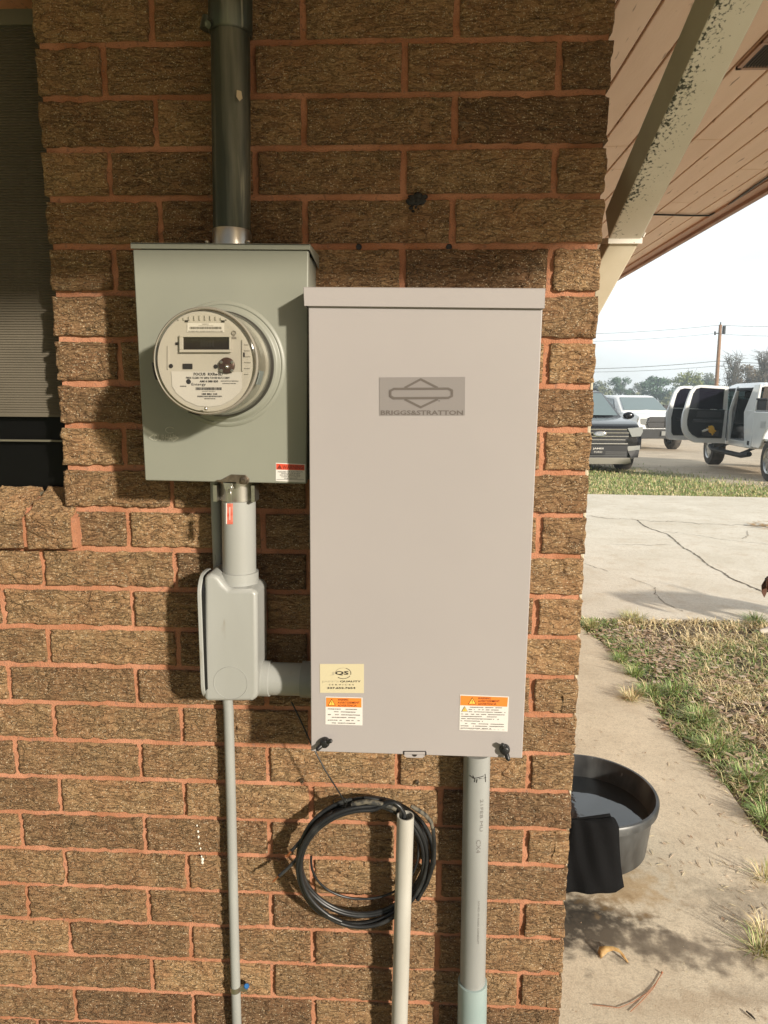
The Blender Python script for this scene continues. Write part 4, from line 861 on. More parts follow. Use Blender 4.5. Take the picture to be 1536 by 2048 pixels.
poly = [(-.03, edge[0][1]+.4, 0), (edge[0][0]-.02, edge[0][1]+.4, 0)]+[(p[0], p[1], 0) for p in edge]+[(yE[0]+.9, yE[1]-.12, 0), (yE[0]+.9, -1.4, 0), (4.5, -1.4, 0), (4.5, -6, 0), (-.012, -6, 0), (-.012, -.02, 0)]  # wide front apron is unseen, added to bounce light up to the soffit
yn = GP(1300, 1240)[1]
kind(MB().prism([(p[0], min(p[1], yn+.0), .0) for p in poly], (0, 0, -.1)).build('sidewalk_and_bounce_apron', m_conc, L=(0, 0, 0)), 'structure')
fy = GP(1165, 988)[1]; fy2 = GP(1536, 995)[1]
sl_ = (fy2-fy)/(GP(1536, 995)[0]-GP(1165, 988)[0])
kind(MB().prism([(-3, yn+.004, .001), (18, yn+.1, .001), (18, fy+sl_*15, .001), (-3, fy-sl_*5, .001)], (0, 0, -.1)).build('driveway', m_conc2, L=(0, 0, 0)), 'structure')
# cracks and joint in the driveway slab: thin dark ribbons of dirt
def crackpath(mb, pts, wd, n=9, amp=.03):
    P = [GP(u, v) for u, v in pts]; Q = []
    for a, b in zip(P[:-1], P[1:]):
        for k in range(n):
            t = k/n; q = a*(1-t)+b*t; q = q+np.array([random.gauss(0, amp*.4), random.gauss(0, amp), 0]); Q.append(q)
    Q.append(P[-1]); prev = None
    L_ = []; R_ = []
    for i, q in enumerate(Q):
        t = Q[min(i+1, len(Q)-1)]-Q[max(i-1, 0)]; t = t/(np.linalg.norm(t)+1e-9); nn = np.array([-t[1], t[0], 0]); w_ = wd*random.uniform(.25, .85)
        L_.append(q+nn*w_/2+[0, 0, .0045]); R_.append(q-nn*w_/2+[0, 0, .0045])
    k = len(Q); mb.add(L_+R_, [(i, i+1, k+i+1, k+i) for i in range(k-1)])
def im(x, y): return (1150+x/3.979, 970+y/3.979)
for pts, wd, amp in (([(20, 240), (240, 265), (430, 272), (640, 290), (820, 292), (1000, 312), (1340, 322), (1560, 330)], .02, .03),
        ([(495, 280), (545, 325), (620, 355), (740, 395), (810, 455), (870, 505), (925, 530), (985, 575), (1060, 640), (1160, 690), (1240, 745), (1320, 775), (1430, 825), (1520, 860)], .028, .012),
        ([(700, 372), (900, 392), (1150, 432), (1330, 452), (1560, 475)], .013, .02), ([(1365, 365), (1380, 400), (1330, 430)], .012, .01), ([(260, 478), (540, 482), (760, 478)], .012, .02),
        ([(50, 620), (140, 650), (260, 690)], .010, .01), ([(455, 745), (640, 820), (640, 870), (720, 945), (860, 1010)], .009, .01)):
    mb = MB(); crackpath(mb, [im(*p) for p in pts], wd, 7, amp); kind(mb.build('driveway_crack', mat('crack_dirt', (.17, .14, .105), 1), L=(0, 0, 0), fix=False), 'structure')
# yard strip between sidewalk and driveway
def inside(x, y):                                                        # right of the sidewalk edge, short of the driveway
    if y > yn or y < -1.2: return False
    if y < e_y[-1]: return x > yE[0]+.95
    return x > np.interp(-y, [-q for q in e_y], e_x)
yd = [(p[0]-.03, p[1], -.012) for p in edge]
kind(MB().add([(p[0], p[1], -.012) for p in edge]+[(6+3*0, p[1], -.012) for p in edge]+[(edge[0][0], yn+.02, -.012), (6, yn+.02, -.012), (yE[0]+.85, -1.3, -.012), (6, -1.3, -.012)],
     [(i, i+1, len(edge)+i+1, len(edge)+i) for i in range(len(edge)-1)]+[(2*len(edge), 0, len(edge), 2*len(edge)+1), (len(edge)-1, 2*len(edge)+2, 2*len(edge)+3, 2*len(edge)-1)]).build('yard_soil', m_soil, L=(0, 0, 0), fix=False), 'structure')
kind(MB().prism([(6, -1.3, -.012), (18, -1.3, -.012), (18, yn+.02, -.012), (6, yn+.02, -.012)], (0, 0, -.01)).build('yard_soil', m_soil, L=(0, 0, 0)), 'structure')
m_gA = mat('green_grass', (.17, .27, .06), .55, c2=(.26, .36, .11), ns=9); m_gB = mat('dry_grass', (.60, .48, .26), .6, c2=(.74, .62, .38), ns=9); m_gC = mat('olive_grass', (.32, .32, .12), .6, c2=(.45, .41, .19), ns=9)
def blade(x, y, z, l, wd, lean, d, V, Fc, Mi, mi, sink=0):
    n = len(V)*0+blade.n; dx, dy = math.cos(d), math.sin(d); px, py = -dy*wd/2, dx*wd/2
    for k, (f_, h_) in enumerate(((0, 0), (.45, .62), (1, .9))):
        r = l*f_*lean; zz_ = z+l*h_*math.sqrt(max(.02, 1-lean*lean))*(1-.35*f_*lean); ww = (1, .8, 0.08)[k]
        V.append((x+dx*r+px*ww, y+dy*r+py*ww, zz_)); V.append((x+dx*r-px*ww, y+dy*r-py*ww, zz_))
    Fc += [(n, n+1, n+3, n+2), (n+2, n+3, n+5, n+4)]; Mi += [mi, mi]; blade.n += 6
V = []; Fc = []; Mi = []; blade.n = 0
clumps = [(random.uniform(0, 5), random.uniform(.2, yn), random.random()) for _ in range(150)]
CA = np.array([c_[:2] for c_ in clumps]); CC = np.array([c_[2] for c_ in clumps])
cnt = 0
while cnt < 62000:
    x = random.uniform(.0, 3.6) if random.random() < .85 else random.uniform(3.6, 6); y = random.uniform(.25, yn+.02) if random.random() < .93 else random.uniform(yn-.12, yn+.05)
    if not inside(x, y-.0): continue
    dd = ((CA-[x, y])**2).sum(1); j = dd.argmin(); c_ = CC[j]; near = math.sqrt(dd[j])
    dens = vn(np.array([x*3.2]), np.array([y*3.2]), 9)[0]
    if dens < .36 and random.random() < .75: continue
    if near > .2 and random.random() < .5: continue
    dry = vn(np.array([x*1.5+3]), np.array([y*1.6]), 12)[0]+(.28 if y > 2.1 else -.05)-(.3 if e_x[0] < x < np.interp(-y, [-q for q in e_y], e_x)+.3 else 0)
    mi_ = 1 if random.random() < np.clip((dry-.28)*1.6, .15, .9) else (0 if random.random() < .6 else 2)
    l = random.uniform(.03, .085)*(1.25 if c_ > .6 else .85)
    blade(x, y, -.012, l, random.uniform(.0022, .0045)*(1+.25*y), random.uniform(.6, .985), random.uniform(0, 6.28), V, Fc, Mi, mi_); cnt += 1
# tufts flopping over the edge of the walk
for (u, v), n_, rr, mi_ in (((1300, 1390), 300, .10, 0), ((1262, 1398), 160, .07, 1), ((1345, 1385), 200, .10, 0), ((1240, 1322), 160, .06, 0), ((1182, 1256), 200, .08, 2), ((1270, 1350), 160, .08, 0), ((1430, 1500), 300, .12, 0), ((1400, 1440), 300, .12, 0), ((1500, 1560), 260, .10, 0), ((1536, 1640), 260, .1, 0), ((1520, 1905), 90, .05, 2), ((1530, 1870), 60, .04, 1), ((1532, 1760), 50, .05, 1), ((1510, 1242), 200, .12, 0), ((1265, 1238), 220, .16, 2)):
    p = GP(u, v)
    for _ in range(n_):
        a = random.uniform(0, 6.28); r = rr*math.sqrt(random.random()); mj = mi_ if random.random() < .7 else random.choice((0, 1, 2))
        blade(p[0]+r*.5*math.cos(a), p[1]+r*.5*math.sin(a), .0, random.uniform(.04, .11), random.uniform(.002, .004), random.uniform(.5, .97), a+random.gauss(0, .5), V, Fc, Mi, mj)
q = MB(); q.v = [np.array(V)]; q.f = Fc; q.m = Mi; q.n = len(V)
kind(q.build('grass', [m_gA, m_gB, m_gC], L=(0, 0, 0), fix=False), 'stuff')
V = []; Fc = []; Mi = []; blade.n = 0
for _ in range(50000):
    y = fy+random.random()**1.3*8.5; x = random.uniform(1, 9.5)
    if y+2.5*x > 26.4+random.gauss(0, 1.8): continue
    z_ = gz(y)-.03; mi_ = random.choices((0, 1, 2), (.42, .26, .32))[0]
    blade(x, y, z_, random.uniform(.03, .10), random.uniform(.008, .018), random.uniform(.2, .9), random.uniform(0, 6.28), V, Fc, Mi, mi_)
for _ in range(7000):
    x = random.uniform(1, 16); y = fy+sl_*(x-3)+-.02+.9*random.random()**2.2
    blade(x, y, -.02, random.uniform(.02, .07), random.uniform(.008, .014), random.uniform(.3, .9), random.uniform(0, 6.28), V, Fc, Mi, random.choices((0, 1, 2), (.2, .5, .3))[0])
q = MB(); q.v = [np.array(V)]; q.f = Fc; q.m = Mi; q.n = len(V)
kind(q.build('lawn', [m_gA, m_gB, m_gC], L=(0, 0, 0), fix=False), 'stuff')
# fallen leaves and clippings
m_l1 = mat('brown_leaf', (.33, .21, .125), .7, c2=(.46, .32, .21), ns=30); m_l2 = mat('pale_leaf', (.66, .54, .41), .7, c2=(.50, .38, .27), ns=30); m_l3 = mat('straw_bits', (.62, .54, .36), .8)
def leaf(mb, x, y, z, s, mi):
    a = random.uniform(0, 6.28); c_, s_ = math.cos(a), math.sin(a); cu = random.uniform(-.5, .9); tl = random.uniform(-.4, .4); P = []
    for i, (f_, w_) in enumerate(((-1, .12), (-.4, .55), (.3, .5), (1, .06))):
        for sg in (-1, 1):
            lx = f_*s; ly = sg*w_*s*.8; lz = abs(f_)**2*s*.35*cu+abs(ly)*.5*cu+lx*tl*.4; P.append((x+lx*c_-ly*s_, y+lx*s_+ly*c_, z+max(0, lz)+.002))
    mb.add(P, [(0, 1, 3, 2), (2, 3, 5, 4), (4, 5, 7, 6)], mi)
lf_ = MB(); n_ = 0
LP_ = [(GP(1262, 1280), .30, 330), (GP(1325, 1322), .22, 260), (GP(1420, 1330), .5, 130), (GP(1440, 1400), .30, 90), (GP(1400, 1360), .5, 110), (GP(1480, 1540), .18, 90), (GP(1500, 1450), .3, 80), (GP(1330, 1450), .06, 25)]
for c_, r, k in LP_:
    for _ in range(k):
        x, y = c_[0]+random.gauss(0, r*.5), c_[1]+random.gauss(0, r*.5)
        if inside(x+.03, y): leaf(lf_, x, y, random.uniform(-.008, .02), random.uniform(.010, .026), random.choices((0, 1), (.6, .4))[0])
kind(lf_.build('leaf_litter', [m_l1, m_l2], L=(0, 0, 0), fix=False), 'stuff')
lf_ = MB()
for _ in range(150):
    u, v = random.choice(((random.uniform(1290, 1460), random.uniform(1540, 1760)), (random.uniform(1440, 1536), random.uniform(1640, 1850)), (random.uniform(1150, 1536), random.uniform(1250, 1600))))
    p = GP(u, v)
    if inside(p[0], p[1]): continue
    a = random.uniform(0, 3.14); l = random.uniform(.004, .016)*(1 if u > 1290 else .6); d_ = np.array([math.cos(a), math.sin(a), .1])*l
    if random.random() < .75: lf_.tube([p+[0, 0, .002]-d_, p+[0, 0, .003], p+[0, 0, .002]+d_*[.9, 1.2, .5]], [.0006, .0012, .0005], 5, 2 if random.random() < .6 else 1)
    else: leaf(lf_, p[0], p[1], .001, random.uniform(.003, .008), 0)
for _ in range(60):
    p = GP(random.uniform(1150, 1536), random.uniform(1760, 2048)); leaf(lf_, p[0], p[1], .0005, random.uniform(.0012, .0035), random.choice((0, 1, 2)))
kind(lf_.build('clippings', [m_l1, m_l2, m_l3], L=(0, 0, 0), fix=False), 'stuff')
# one curled leaf near the corner
def zp(x, y, h): p = PZ(1120+x/3.692, 1780+y/3.692, 0); return np.array([p[0], p[1], h])
P = []
for (x, y, h), (x2, y2, h2) in (((278, 470, .004), (300, 512, .002)), ((288, 455, .016), (318, 500, .004)), ((330, 462, .021), (352, 482, .010)), ((385, 470, .023), (392, 484, .016)), ((430, 478, .020), (436, 494, .013)), ((472, 500, .010), (462, 510, .006)), ((508, 540, .002), (498, 540, .0015))):
    P += [zp(x, y, h), zp(x2, y2, h2)]
cl = MB().add(P, [(2*i, 2*i+1, 2*i+3, 2*i+2) for i in range(6)]); o = cl.build('curled_leaf', mat('golden_dry_leaf', (.50, .33, .13), .6, c2=(.36, .20, .07), ns=60), smooth=80, fix=False)
sm = o.modifiers.new('s', 'SOLIDIFY'); sm.thickness = .0008; tag(o, 'large curled golden brown leaf lying on the stained walk near the brick corner', 'leaf')
nd = MB()
for P in (((240, 856), (330, 864), (430, 878), (540, 835), (640, 770), (705, 700), (750, 625)), ((520, 905), (600, 830), (690, 730), (752, 622))):
    nd.tube([zp(x, y, .003) for x, y in P], .0009, 5)
nd.sphere(zp(752, 618, .004), .003, seg=8, rings=6)
tag(nd.build('pine_needles', mat('red_brown_needles', (.34, .13, .06), .7), smooth=60), 'pair of long reddish pine needles joined at one end on the walk', 'pine needles')
nd = MB(); nd.tube([zp(1375, 905, .004), zp(1410, 940, .006), zp(1440, 965, .004)], [.002, .0028, .0018], 7); tag(nd.build('twig', mat('dark_twig', (.05, .04, .03), .8), smooth=60), 'short dark twig lying on the walk, far right in front', 'twig')
nd = MB(); p = GP(1520, 1052)
for _ in range(30): leaf(nd, p[0]+random.gauss(0, .14), p[1]+random.gauss(0, .1), random.uniform(0, .05), random.uniform(.03, .06), 0)
tag(nd.build('leaf_heap', [mat('tan_dead_leaf', (.45, .28, .12), .8)], fix=False), 'small heap of tan dead leaves by the driveway joint', 'leaf heap')
# ------------------------------------------------------------------ tub of water and the black cloth
HR = .2; TC = np.array([.235, .754, 0]); TR_ = .2315
tub = thing('water_tub', 'round black rubber tub half full of dark water beside the house corner', 'tub', TC)
m_tub = mat('scuffed_black_rubber', (.028, .029, .03), .4, c2=(.11, .115, .115), ns=11, lo=.45, hi=.72, stretch=(1, 1, .4), c3=(.2, .2, .19), s3=25, t3=.7, bump=.0006, bs=40)
MB().lathe(TC, (0, 0, 1), [(.0001, .001), (.195, .001), (.205, .012), (.221, HR-.03), (TR_+.004, HR-.028), (TR_+.006, HR-.006), (TR_+.002, HR), (TR_-.006, HR), (TR_-.010, HR-.006), (.213, HR-.05), (.194, .016), (.0001, .014)], 96).build('basin', m_tub, tub, smooth=40)
m_wat = mat('dark_water', (.02, .024, .028), .03, spec=.8, bump=.0006, bs=12)
MB().lathe(TC+[0, 0, .125], (0, 0, 1), [(.0001, 0), (.2085, 0)], 72).build('water', m_wat, tub)
# cloth draped over the near rim, hanging to the ground
m_cloth = mat('black_cloth', (.007, .007, .0075), .95, spec=.12, bump=.0012, bs=240)
A_ = PZ(1122, 1648, HR+.012); B_ = PZ(1222, 1634, HR+.012)
D_ = PY(1122, 1786, None or .40); C_ = PY(1252, 1782, .42)
g0, g1 = PZ(1122, 1786, .008), PZ(1240, 1787, .008); gm = PY(1254, 1765, g1[1]-.0)
n1, n2 = 16, 22; Vv = []
for i in range(n1+1):
    s_ = i/n1
    a = A_*(1-s_)+B_*s_; gA = g0*(1-s_)+g1*s_
    if i == n1: gA = PZ(1250, 1776, .02)
    for j in range(n2+1):
        t_ = j/n2
        m_ = (a+gA)/2-TC; m_ = np.array([m_[0], m_[1], 0]); m_ /= np.linalg.norm(m_); rimp = TC+m_*(TR_+.008)+np.array([0, 0, HR+.007])
        if t_ < .18: k_ = t_/.18; q = a*(1-k_)+rimp*k_+np.array([0, 0, .012*math.sin(math.pi*k_)])
        else: k_ = (t_-.18)/.82; q = rimp*(1-k_)+gA*k_
        out_ = m_*math.sin(math.pi*max(0, (t_-.18)/.82))*.004
        f_ = .006*math.sin(s_*9+t_*3)*(t_*.8+.2)+.004*math.sin(s_*17-t_*6)
        x_ = -math.sin(math.pi*t_)*.010*s_
        Vv.append(q+out_+np.array([x_, -f_, f_*.3]))
cq = MB().add(Vv, [(i*(n2+1)+j, (i+1)*(n2+1)+j, (i+1)*(n2+1)+j+1, i*(n2+1)+j+1) for i in range(n1) for j in range(n2)])
# the flap inside the rim
Vf = []
for i in range(9):
    s_ = i/8; a = A_*(1-s_)+B_*s_
    Vf += [a, a+np.array([.0, .012, .002]), a+np.array([0, .02, -.03])]
cq.add(Vf, [(i*3+j, (i+1)*3+j, (i+1)*3+j+1, i*3+j+1) for i in range(8) for j in range(2)])
o = cq.build('black_cloth', m_cloth, smooth=80, fix=False); sm = o.modifiers.new('s', 'SOLIDIFY'); sm.thickness = .003; sm.offset = 1
tag(o, 'black cloth draped over the near rim of the round tub', 'cloth')
# ------------------------------------------------------------------ dog at the edge of the frame
def skin(name, chain, mats, parent, sub=2):
    me = bpy.data.meshes.new(name); vs = []; es = []; rs = []
    for ch in chain:
        prev = None
        for it in ch:
            if isinstance(it, int): prev = it; continue
            p, r = it; vs.append(p); rs.append(r)
            if prev is not None: es.append((prev, len(vs)-1))
            prev = len(vs)-1
    me.from_pydata(vs, es, []); o = bpy.data.objects.new(name, me); col.objects.link(o); me.materials.append(mats)
    o.modifiers.new('sk', 'SKIN')
    for i, r in enumerate(rs):
        r = r if hasattr(r, '__len__') else (r, r); me.skin_vertices[0].data[i].radius = r
    me.skin_vertices[0].data[0].use_root = True
    o.modifiers['sk'].use_smooth_shade = True; q = o.modifiers.new('ss', 'SUBSURF'); q.levels = sub; q.render_levels = sub
    if parent: o.parent = parent
    return o
paw = GP(1508, 1262)
dog = thing('dog', 'brown and white dog at the right edge, one white front paw on the grass', 'dog', (paw[0]+.02, paw[1], 0))
def dogmat():
    def f_(t, b):
        b.inputs['Roughness'].default_value = .85
        c = t.nodes.new('ShaderNodeTexCoord'); s_ = t.nodes.new('ShaderNodeSeparateXYZ'); t.links.new(c.outputs['Object'], s_.inputs[0])
        z_ = t.nodes.new('ShaderNodeMath'); z_.operation = 'ADD'; t.links.new(s_.outputs[2], z_.inputs[0]); t.links.new(rng_(t, noise(t, 7, 3), .3, .7, -.06, .06), z_.inputs[1])
        t.links.new(mixc(t, rng_(t, z_.outputs[0], .20, .24), (.62, .58, .52), (.15, .065, .03)), b.inputs['Base Color']); bump(t, b, noise(t, 160, 3), .002)
    return gmat('dog_coat', f_)
m_dog = dogmat()
#   the dog faces left and slightly towards the viewer, nose low
ch = [[((.62, .10, .30), (.085, .10)), ((.48, .08, .31), (.095, .105)), ((.34, .06, .30), (.09, .12)), ((.22, .03, .31), (.075, .10)), ((.15, .01, .34), (.055, .065)), ((.09, -.01, .365), (.055, .058)), ((.055, -.03, .35), (.05, .05)), ((.03, -.06, .325), (.03, .032)), ((.012, -.085, .305), (.02, .02))],
      [3, ((.20, -.045, .21), (.036, .04)), ((.14, -.05, .11), (.022, .024)), ((.07, -.045, .045), (.017, .018)), ((.03, -.045, .018), (.020, .017)), ((-.012, -.05, .012), (.016, .011))],
      [3, ((.25, .10, .20), (.036, .04)), ((.24, .10, .10), (.020, .022)), ((.24, .10, .03), (.018, .018)), ((.205, .10, .014), (.018, .012))],
      [0, ((.68, .03, .22), (.05, .06)), ((.62, .02, .14), (.03, .035)), ((.70, .02, .085), (.018, .02)), ((.69, .02, .02), (.017, .017)), ((.655, .02, .013), (.017, .011))],
      [0, ((.70, .16, .22), (.05, .06)), ((.66, .17, .14), (.03, .035)), ((.74, .17, .085), (.018, .02)), ((.73, .17, .02), (.017, .017)), ((.695, .17, .013), (.017, .011))],
      [0, ((.72, .10, .36), (.022, .022)), ((.80, .11, .44), (.014, .014)), ((.83, .12, .53), (.008, .008))]]
bd = skin('body', ch, m_dog, dog)
for s_ in (-1, 1):
    ea = MB()
    bx = .055
    P = [(bx+.02, -.01+s_*.05-.02, .385), (bx-.015, -.02+s_*.062-.02, .37), (bx-.045, -.03+s_*.07-.02, .31), (bx-.042, -.035+s_*.068-.02, .262), (bx-.020, -.03+s_*.066-.02, .225), (bx+.002, -.02+s_*.066-.02, .27), (bx+.022, -.012+s_*.062-.02, .33)]
    ea.prism(P, (.003, s_*.009, 0)); ea.build('ear', mat('brown_ear', (.09, .035, .017), .8), dog, local=False) if 0 else None
    me = bpy.data.meshes.new('ear'); me.from_pydata([tuple(x) for x in np.vstack(ea.v)], [], ea.f); me.materials.append(bpy.data.materials.get('brown_ear') or mat('brown_ear', (.09, .035, .017), .8))
    o = bpy.data.objects.new('ear', me); col.objects.link(o); o.parent = dog; b = o.modifiers.new('b', 'BEVEL'); b.width = .003; b.segments = 2
for nm_, c_, r_ in (('eye', (.062, -.078, .366), .007), ('eye', (.025, .0, .362), .007), ('nose', (.002, -.096, .303), .010)):
    e_ = MB().sphere(c_, r_); me = bpy.data.meshes.new(nm_); me.from_pydata([tuple(x) for x in np.vstack(e_.v)], [], e_.f); me.materials.append(m_black); o = bpy.data.objects.new(nm_, me); col.objects.link(o); o.parent = dog
# ------------------------------------------------------------------ vehicles
m_carb = mat('black_car_paint', (.006, .006, .008), .22, .0, coat=.55); m_carg = clear('windscreen', (.45, .58, .58), .25, .03)
m_carw = mat('white_car_paint', (.88, .90, .91), .25, coat=.8, c2=(.80, .82, .83), ns=2); m_trim = mat('black_car_trim', (.018, .018, .02), .55)
m_chr = mat('chrome', (.75, .75, .74), .12, 1); m_tyre = mat('dusty_tyre', (.045, .04, .035), .85, c2=(.10, .085, .07), ns=9); m_lens = mat('headlight_lens', (.28, .29, .28), .15, coat=1)
m_alu = mat('alloy_rim', (.50, .50, .49), .3, .8); m_int = mat('dark_cabin_fabric', (.022, .024, .028), .8); m_ref = mat('glass_dark', (.05, .07, .075), .05, coat=1)
m_wsl = mat('pale_reflecting_glass', (.12, .17, .18), .08, coat=1)
def car(name, label_, x, y, z, rz, sc=1.):
    t = thing(name, label_, 'car' if 'suv' in name else 'pickup truck', (x, y, z), rz); t.scale = (sc, sc, sc); LOC[t] = np.zeros(3); return t
def wheel(par, x, y, r, wd, side, spokes=6):
    w_ = MB().lathe((x-wd/2*side*-1 if 0 else x, y, r), (side, 0, 0), [(r*.56, -wd/2), (r*.9, -wd/2), (r, -wd*.36), (r, wd*.36), (r*.93, wd/2), (r*.62, wd/2), (r*.58, wd*.4), (r*.58, -wd/2)], 36)
    o = w_.build('tyre', m_tyre, par, smooth=40)
    q = MB().lathe((x, y, r), (side, 0, 0), [(r*.62, wd*.5), (r*.60, wd*.52), (r*.55, wd*.42), (r*.5, wd*.1), (.001, wd*.1)], 36)
    for k in range(spokes):
        a = 2*math.pi*k/spokes; d_ = np.array([0, math.cos(a), math.sin(a)]); n_ = np.array([0, -math.sin(a), math.cos(a)]); c_ = np.array([x+side*wd*.34, y, r])
        q.prism([c_+d_*r*.1+n_*r*.10, c_+d_*r*.56+n_*r*.13, c_+d_*r*.56-n_*r*.13, c_+d_*r*.1-n_*r*.10], (side*.03, 0, 0))
    q.lathe((x+side*wd*.36, y, r), (side, 0, 0), [(r*.17, 0), (r*.15, .03), (.001, .035)], 16)
    q.build('rim', m_alu, o, smooth=40)
def sec(y, w0, z0, w1, z1, w2, z2):                                      # body cross-section, mirrored
    h = [(w0*.9, z0), (w0, z0+.08), (w1, (z0+z1)/2), (w1, z1), (w2, z2)]
    return [(x_, y, z_) for x_, z_ in h]+[(-x_, y, z_) for x_, z_ in reversed(h)]
# black suv, front towards the camera
p = GP(1201, 947); sx_ = p[0]
suv = car('black_suv', 'black suv facing the camera, half hidden behind the brick corner', p[0]+.04, p[1]+.45, gz(p[1]+.5)-.06, math.radians(3), 1.06)
b = MB().loft([sec(.03, .60, .42, .86, .70, .80, .98), sec(.10, .80, .34, .95, .74, .86, 1.06), sec(.35, .93, .28, 1.0, .92, .90, 1.12), sec(1.25, .95, .28, 1.0, 1.04, .86, 1.20), sec(4.7, .95, .3, 1.0, 1.05, .86, 1.2), sec(5.0, .85, .42, .95, 1.0, .8, 1.1)])
b.build('body', m_carb, suv, smooth=60, bevel=.05, seg=4)
def cabin(par, secs_, m, nm='cabin'): return MB().loft(secs_).build(nm, m, par, smooth=50, bevel=.02)
def csec(y, w0, z0, w1, z1): return [(w0, y, z0), (w1, y+.0, z1-.06), (w1*.88, y, z1), (-w1*.88, y, z1), (-w1, y, z1-.06), (-w0, y, z0)]
cabin(suv, [[(.86, 1.15, 1.17), (.86, 1.17, 1.19), (.80, 1.2, 1.2), (-.80, 1.2, 1.2), (-.86, 1.17, 1.19), (-.86, 1.15, 1.17)], csec(1.95, .9, 1.17, .68, 1.75), csec(2.4, .92, 1.17, .70, 1.79), csec(4.2, .92, 1.17, .69, 1.77), csec(4.9, .88, 1.17, .62, 1.55)], m_carb)
ws = [(-.76, 1.18, 1.215), (.76, 1.18, 1.215), (.585, 1.90, 1.705), (-.585, 1.90, 1.705)]
MB().prism([(a, b_-.03, c_+.012) for a, b_, c_ in ws], (0, .004, .004)).build('windshield', m_wsl, suv)
for s_ in (-1, 1):
    MB().prism([(s_*.905, 1.55, 1.22), (s_*.925, 2.6, 1.22), (s_*.735, 2.5, 1.68), (s_*.72, 2.0, 1.66)], (s_*.012, 0, 0)).build('side_window', m_ref, suv)
    MB().prism([(s_*.925, 2.7, 1.22), (s_*.925, 3.8, 1.22), (s_*.73, 3.8, 1.68), (s_*.735, 2.6, 1.68)], (s_*.012, 0, 0)).build('side_window', m_ref, suv)
    MB().prism([(s_*.58, .0, .985), (s_*.78, .02, 1.0), (s_*.965, .16, 1.01), (s_*.965, .14, .90), (s_*.88, .02, .815), (s_*.68, -.01, .80)], (0, -.035, .0)).build('headlight', m_lens, suv, bevel=.01)
    MB().prism([(s_*.60, .035, .60), (s_*.90, .07, .62), (s_*.90, .07, .53), (s_*.64, .03, .50)], (0, -.03, 0)).build('fog_light', m_lens, suv)
    MB().prism([(s_*.56, .05, .64), (s_*.93, .10, .67), (s_*.88, .08, .36), (s_*.72, .04, .36)], (0, -.008, 0)).build('fog_bezel', m_trim, suv)
    mr = MB().sphere((s_*1.08, 1.35, 1.22), (.13, .08, .085), seg=14, rings=10).box((s_*.9, 1.33, 1.12), (s_*1.05, 1.4, 1.18)); mr.build('mirror', m_carb, suv, smooth=50)
    MB().tube([(s_*.62, 2.2, 1.76), (s_*.64, 2.4, 1.83), (s_*.64, 4.1, 1.82), (s_*.62, 4.3, 1.75)], .02, 8).build('roof_rail', m_trim, suv, smooth=50)
    for y_ in (.95, 3.95): wheel(suv, s_*.86, y_, .385, .26, s_)
gr = MB().prism([(-.58, .005, .985), (.58, .005, .985), (.66, .01, .86), (.55, .012, .68), (-.55, .012, .68), (-.66, .01, .86)], (0, -.02, 0)).build('grille', m_trim, suv)
for z_, w_ in ((.955, .57), (.885, .62), (.81, .62), (.74, .55)): MB().box((-w_, -.035, z_-.009), (w_, -.018, z_+.009)).build('grille_bar', m_chr, gr)
MB().lathe((0, -.03, .86), (0, -1, 0), [(.145, 0), (.14, .016), (.12, .02), (.0001, .02)], 32).build('badge', m_chr, gr, smooth=50)
bo = [c_ for c_ in col.objects if c_.name.startswith('badge')][-1]
for v_ in bo.data.vertices: v_.co.z = .86+(v_.co.z-.86)*.42
q = MB().lathe((0, -.051, .86), (0, -1, 0), [(.115, 0), (.0001, .002)], 28); vv = q.v[0]; vv[:, 2] = .86+(vv[:, 2]-.86)*.38; q.build('badge_field', mat('badge_blue_gray', (.30, .34, .40), .3, .3), gr)
q = MB().ptext('Ford', (-.07, -.054, .835), (.14, 0, 0), (0, 0, .05)); q.build('badge_script', m_label, gr, fix=False)
MB().box((-.70, -.008, .645), (.62, .01, .668)).build('bumper_strip', m_chr, suv); MB().box((-.62, -.004, .36), (.62, .02, .62)).build('lower_grille', m_trim, suv)
for z_ in (.40, .44, .48): MB().box((-.6, -.012, z_-.005), (.6, -.004, z_+.005)).build('lower_bar', mat('gray_bar', (.15, .15, .15), .5), suv)
MB().prism([(-.68, .02, .36), (.68, .02, .36), (.72, .03, .25), (.6, .03, .22), (-.6, .03, .22), (-.72, .03, .25)], (0, -.03, 0)).build('skid_bar', mat('satin_silver', (.42, .40, .36), .35, .6), suv, bevel=.008)
pl = MB().box((-.17, -.045, .43), (.14, -.02, .60)).build('number_plate', m_trim, suv)
q = MB().ptext('JAMES', (-.13, -.047, .53), (.23, 0, 0), (0, 0, .045), 0, .02).ptext('FORD', (-.10, -.047, .465), (.17, 0, 0), (0, 0, .035)); q.build('lettering', m_label, pl, fix=False)
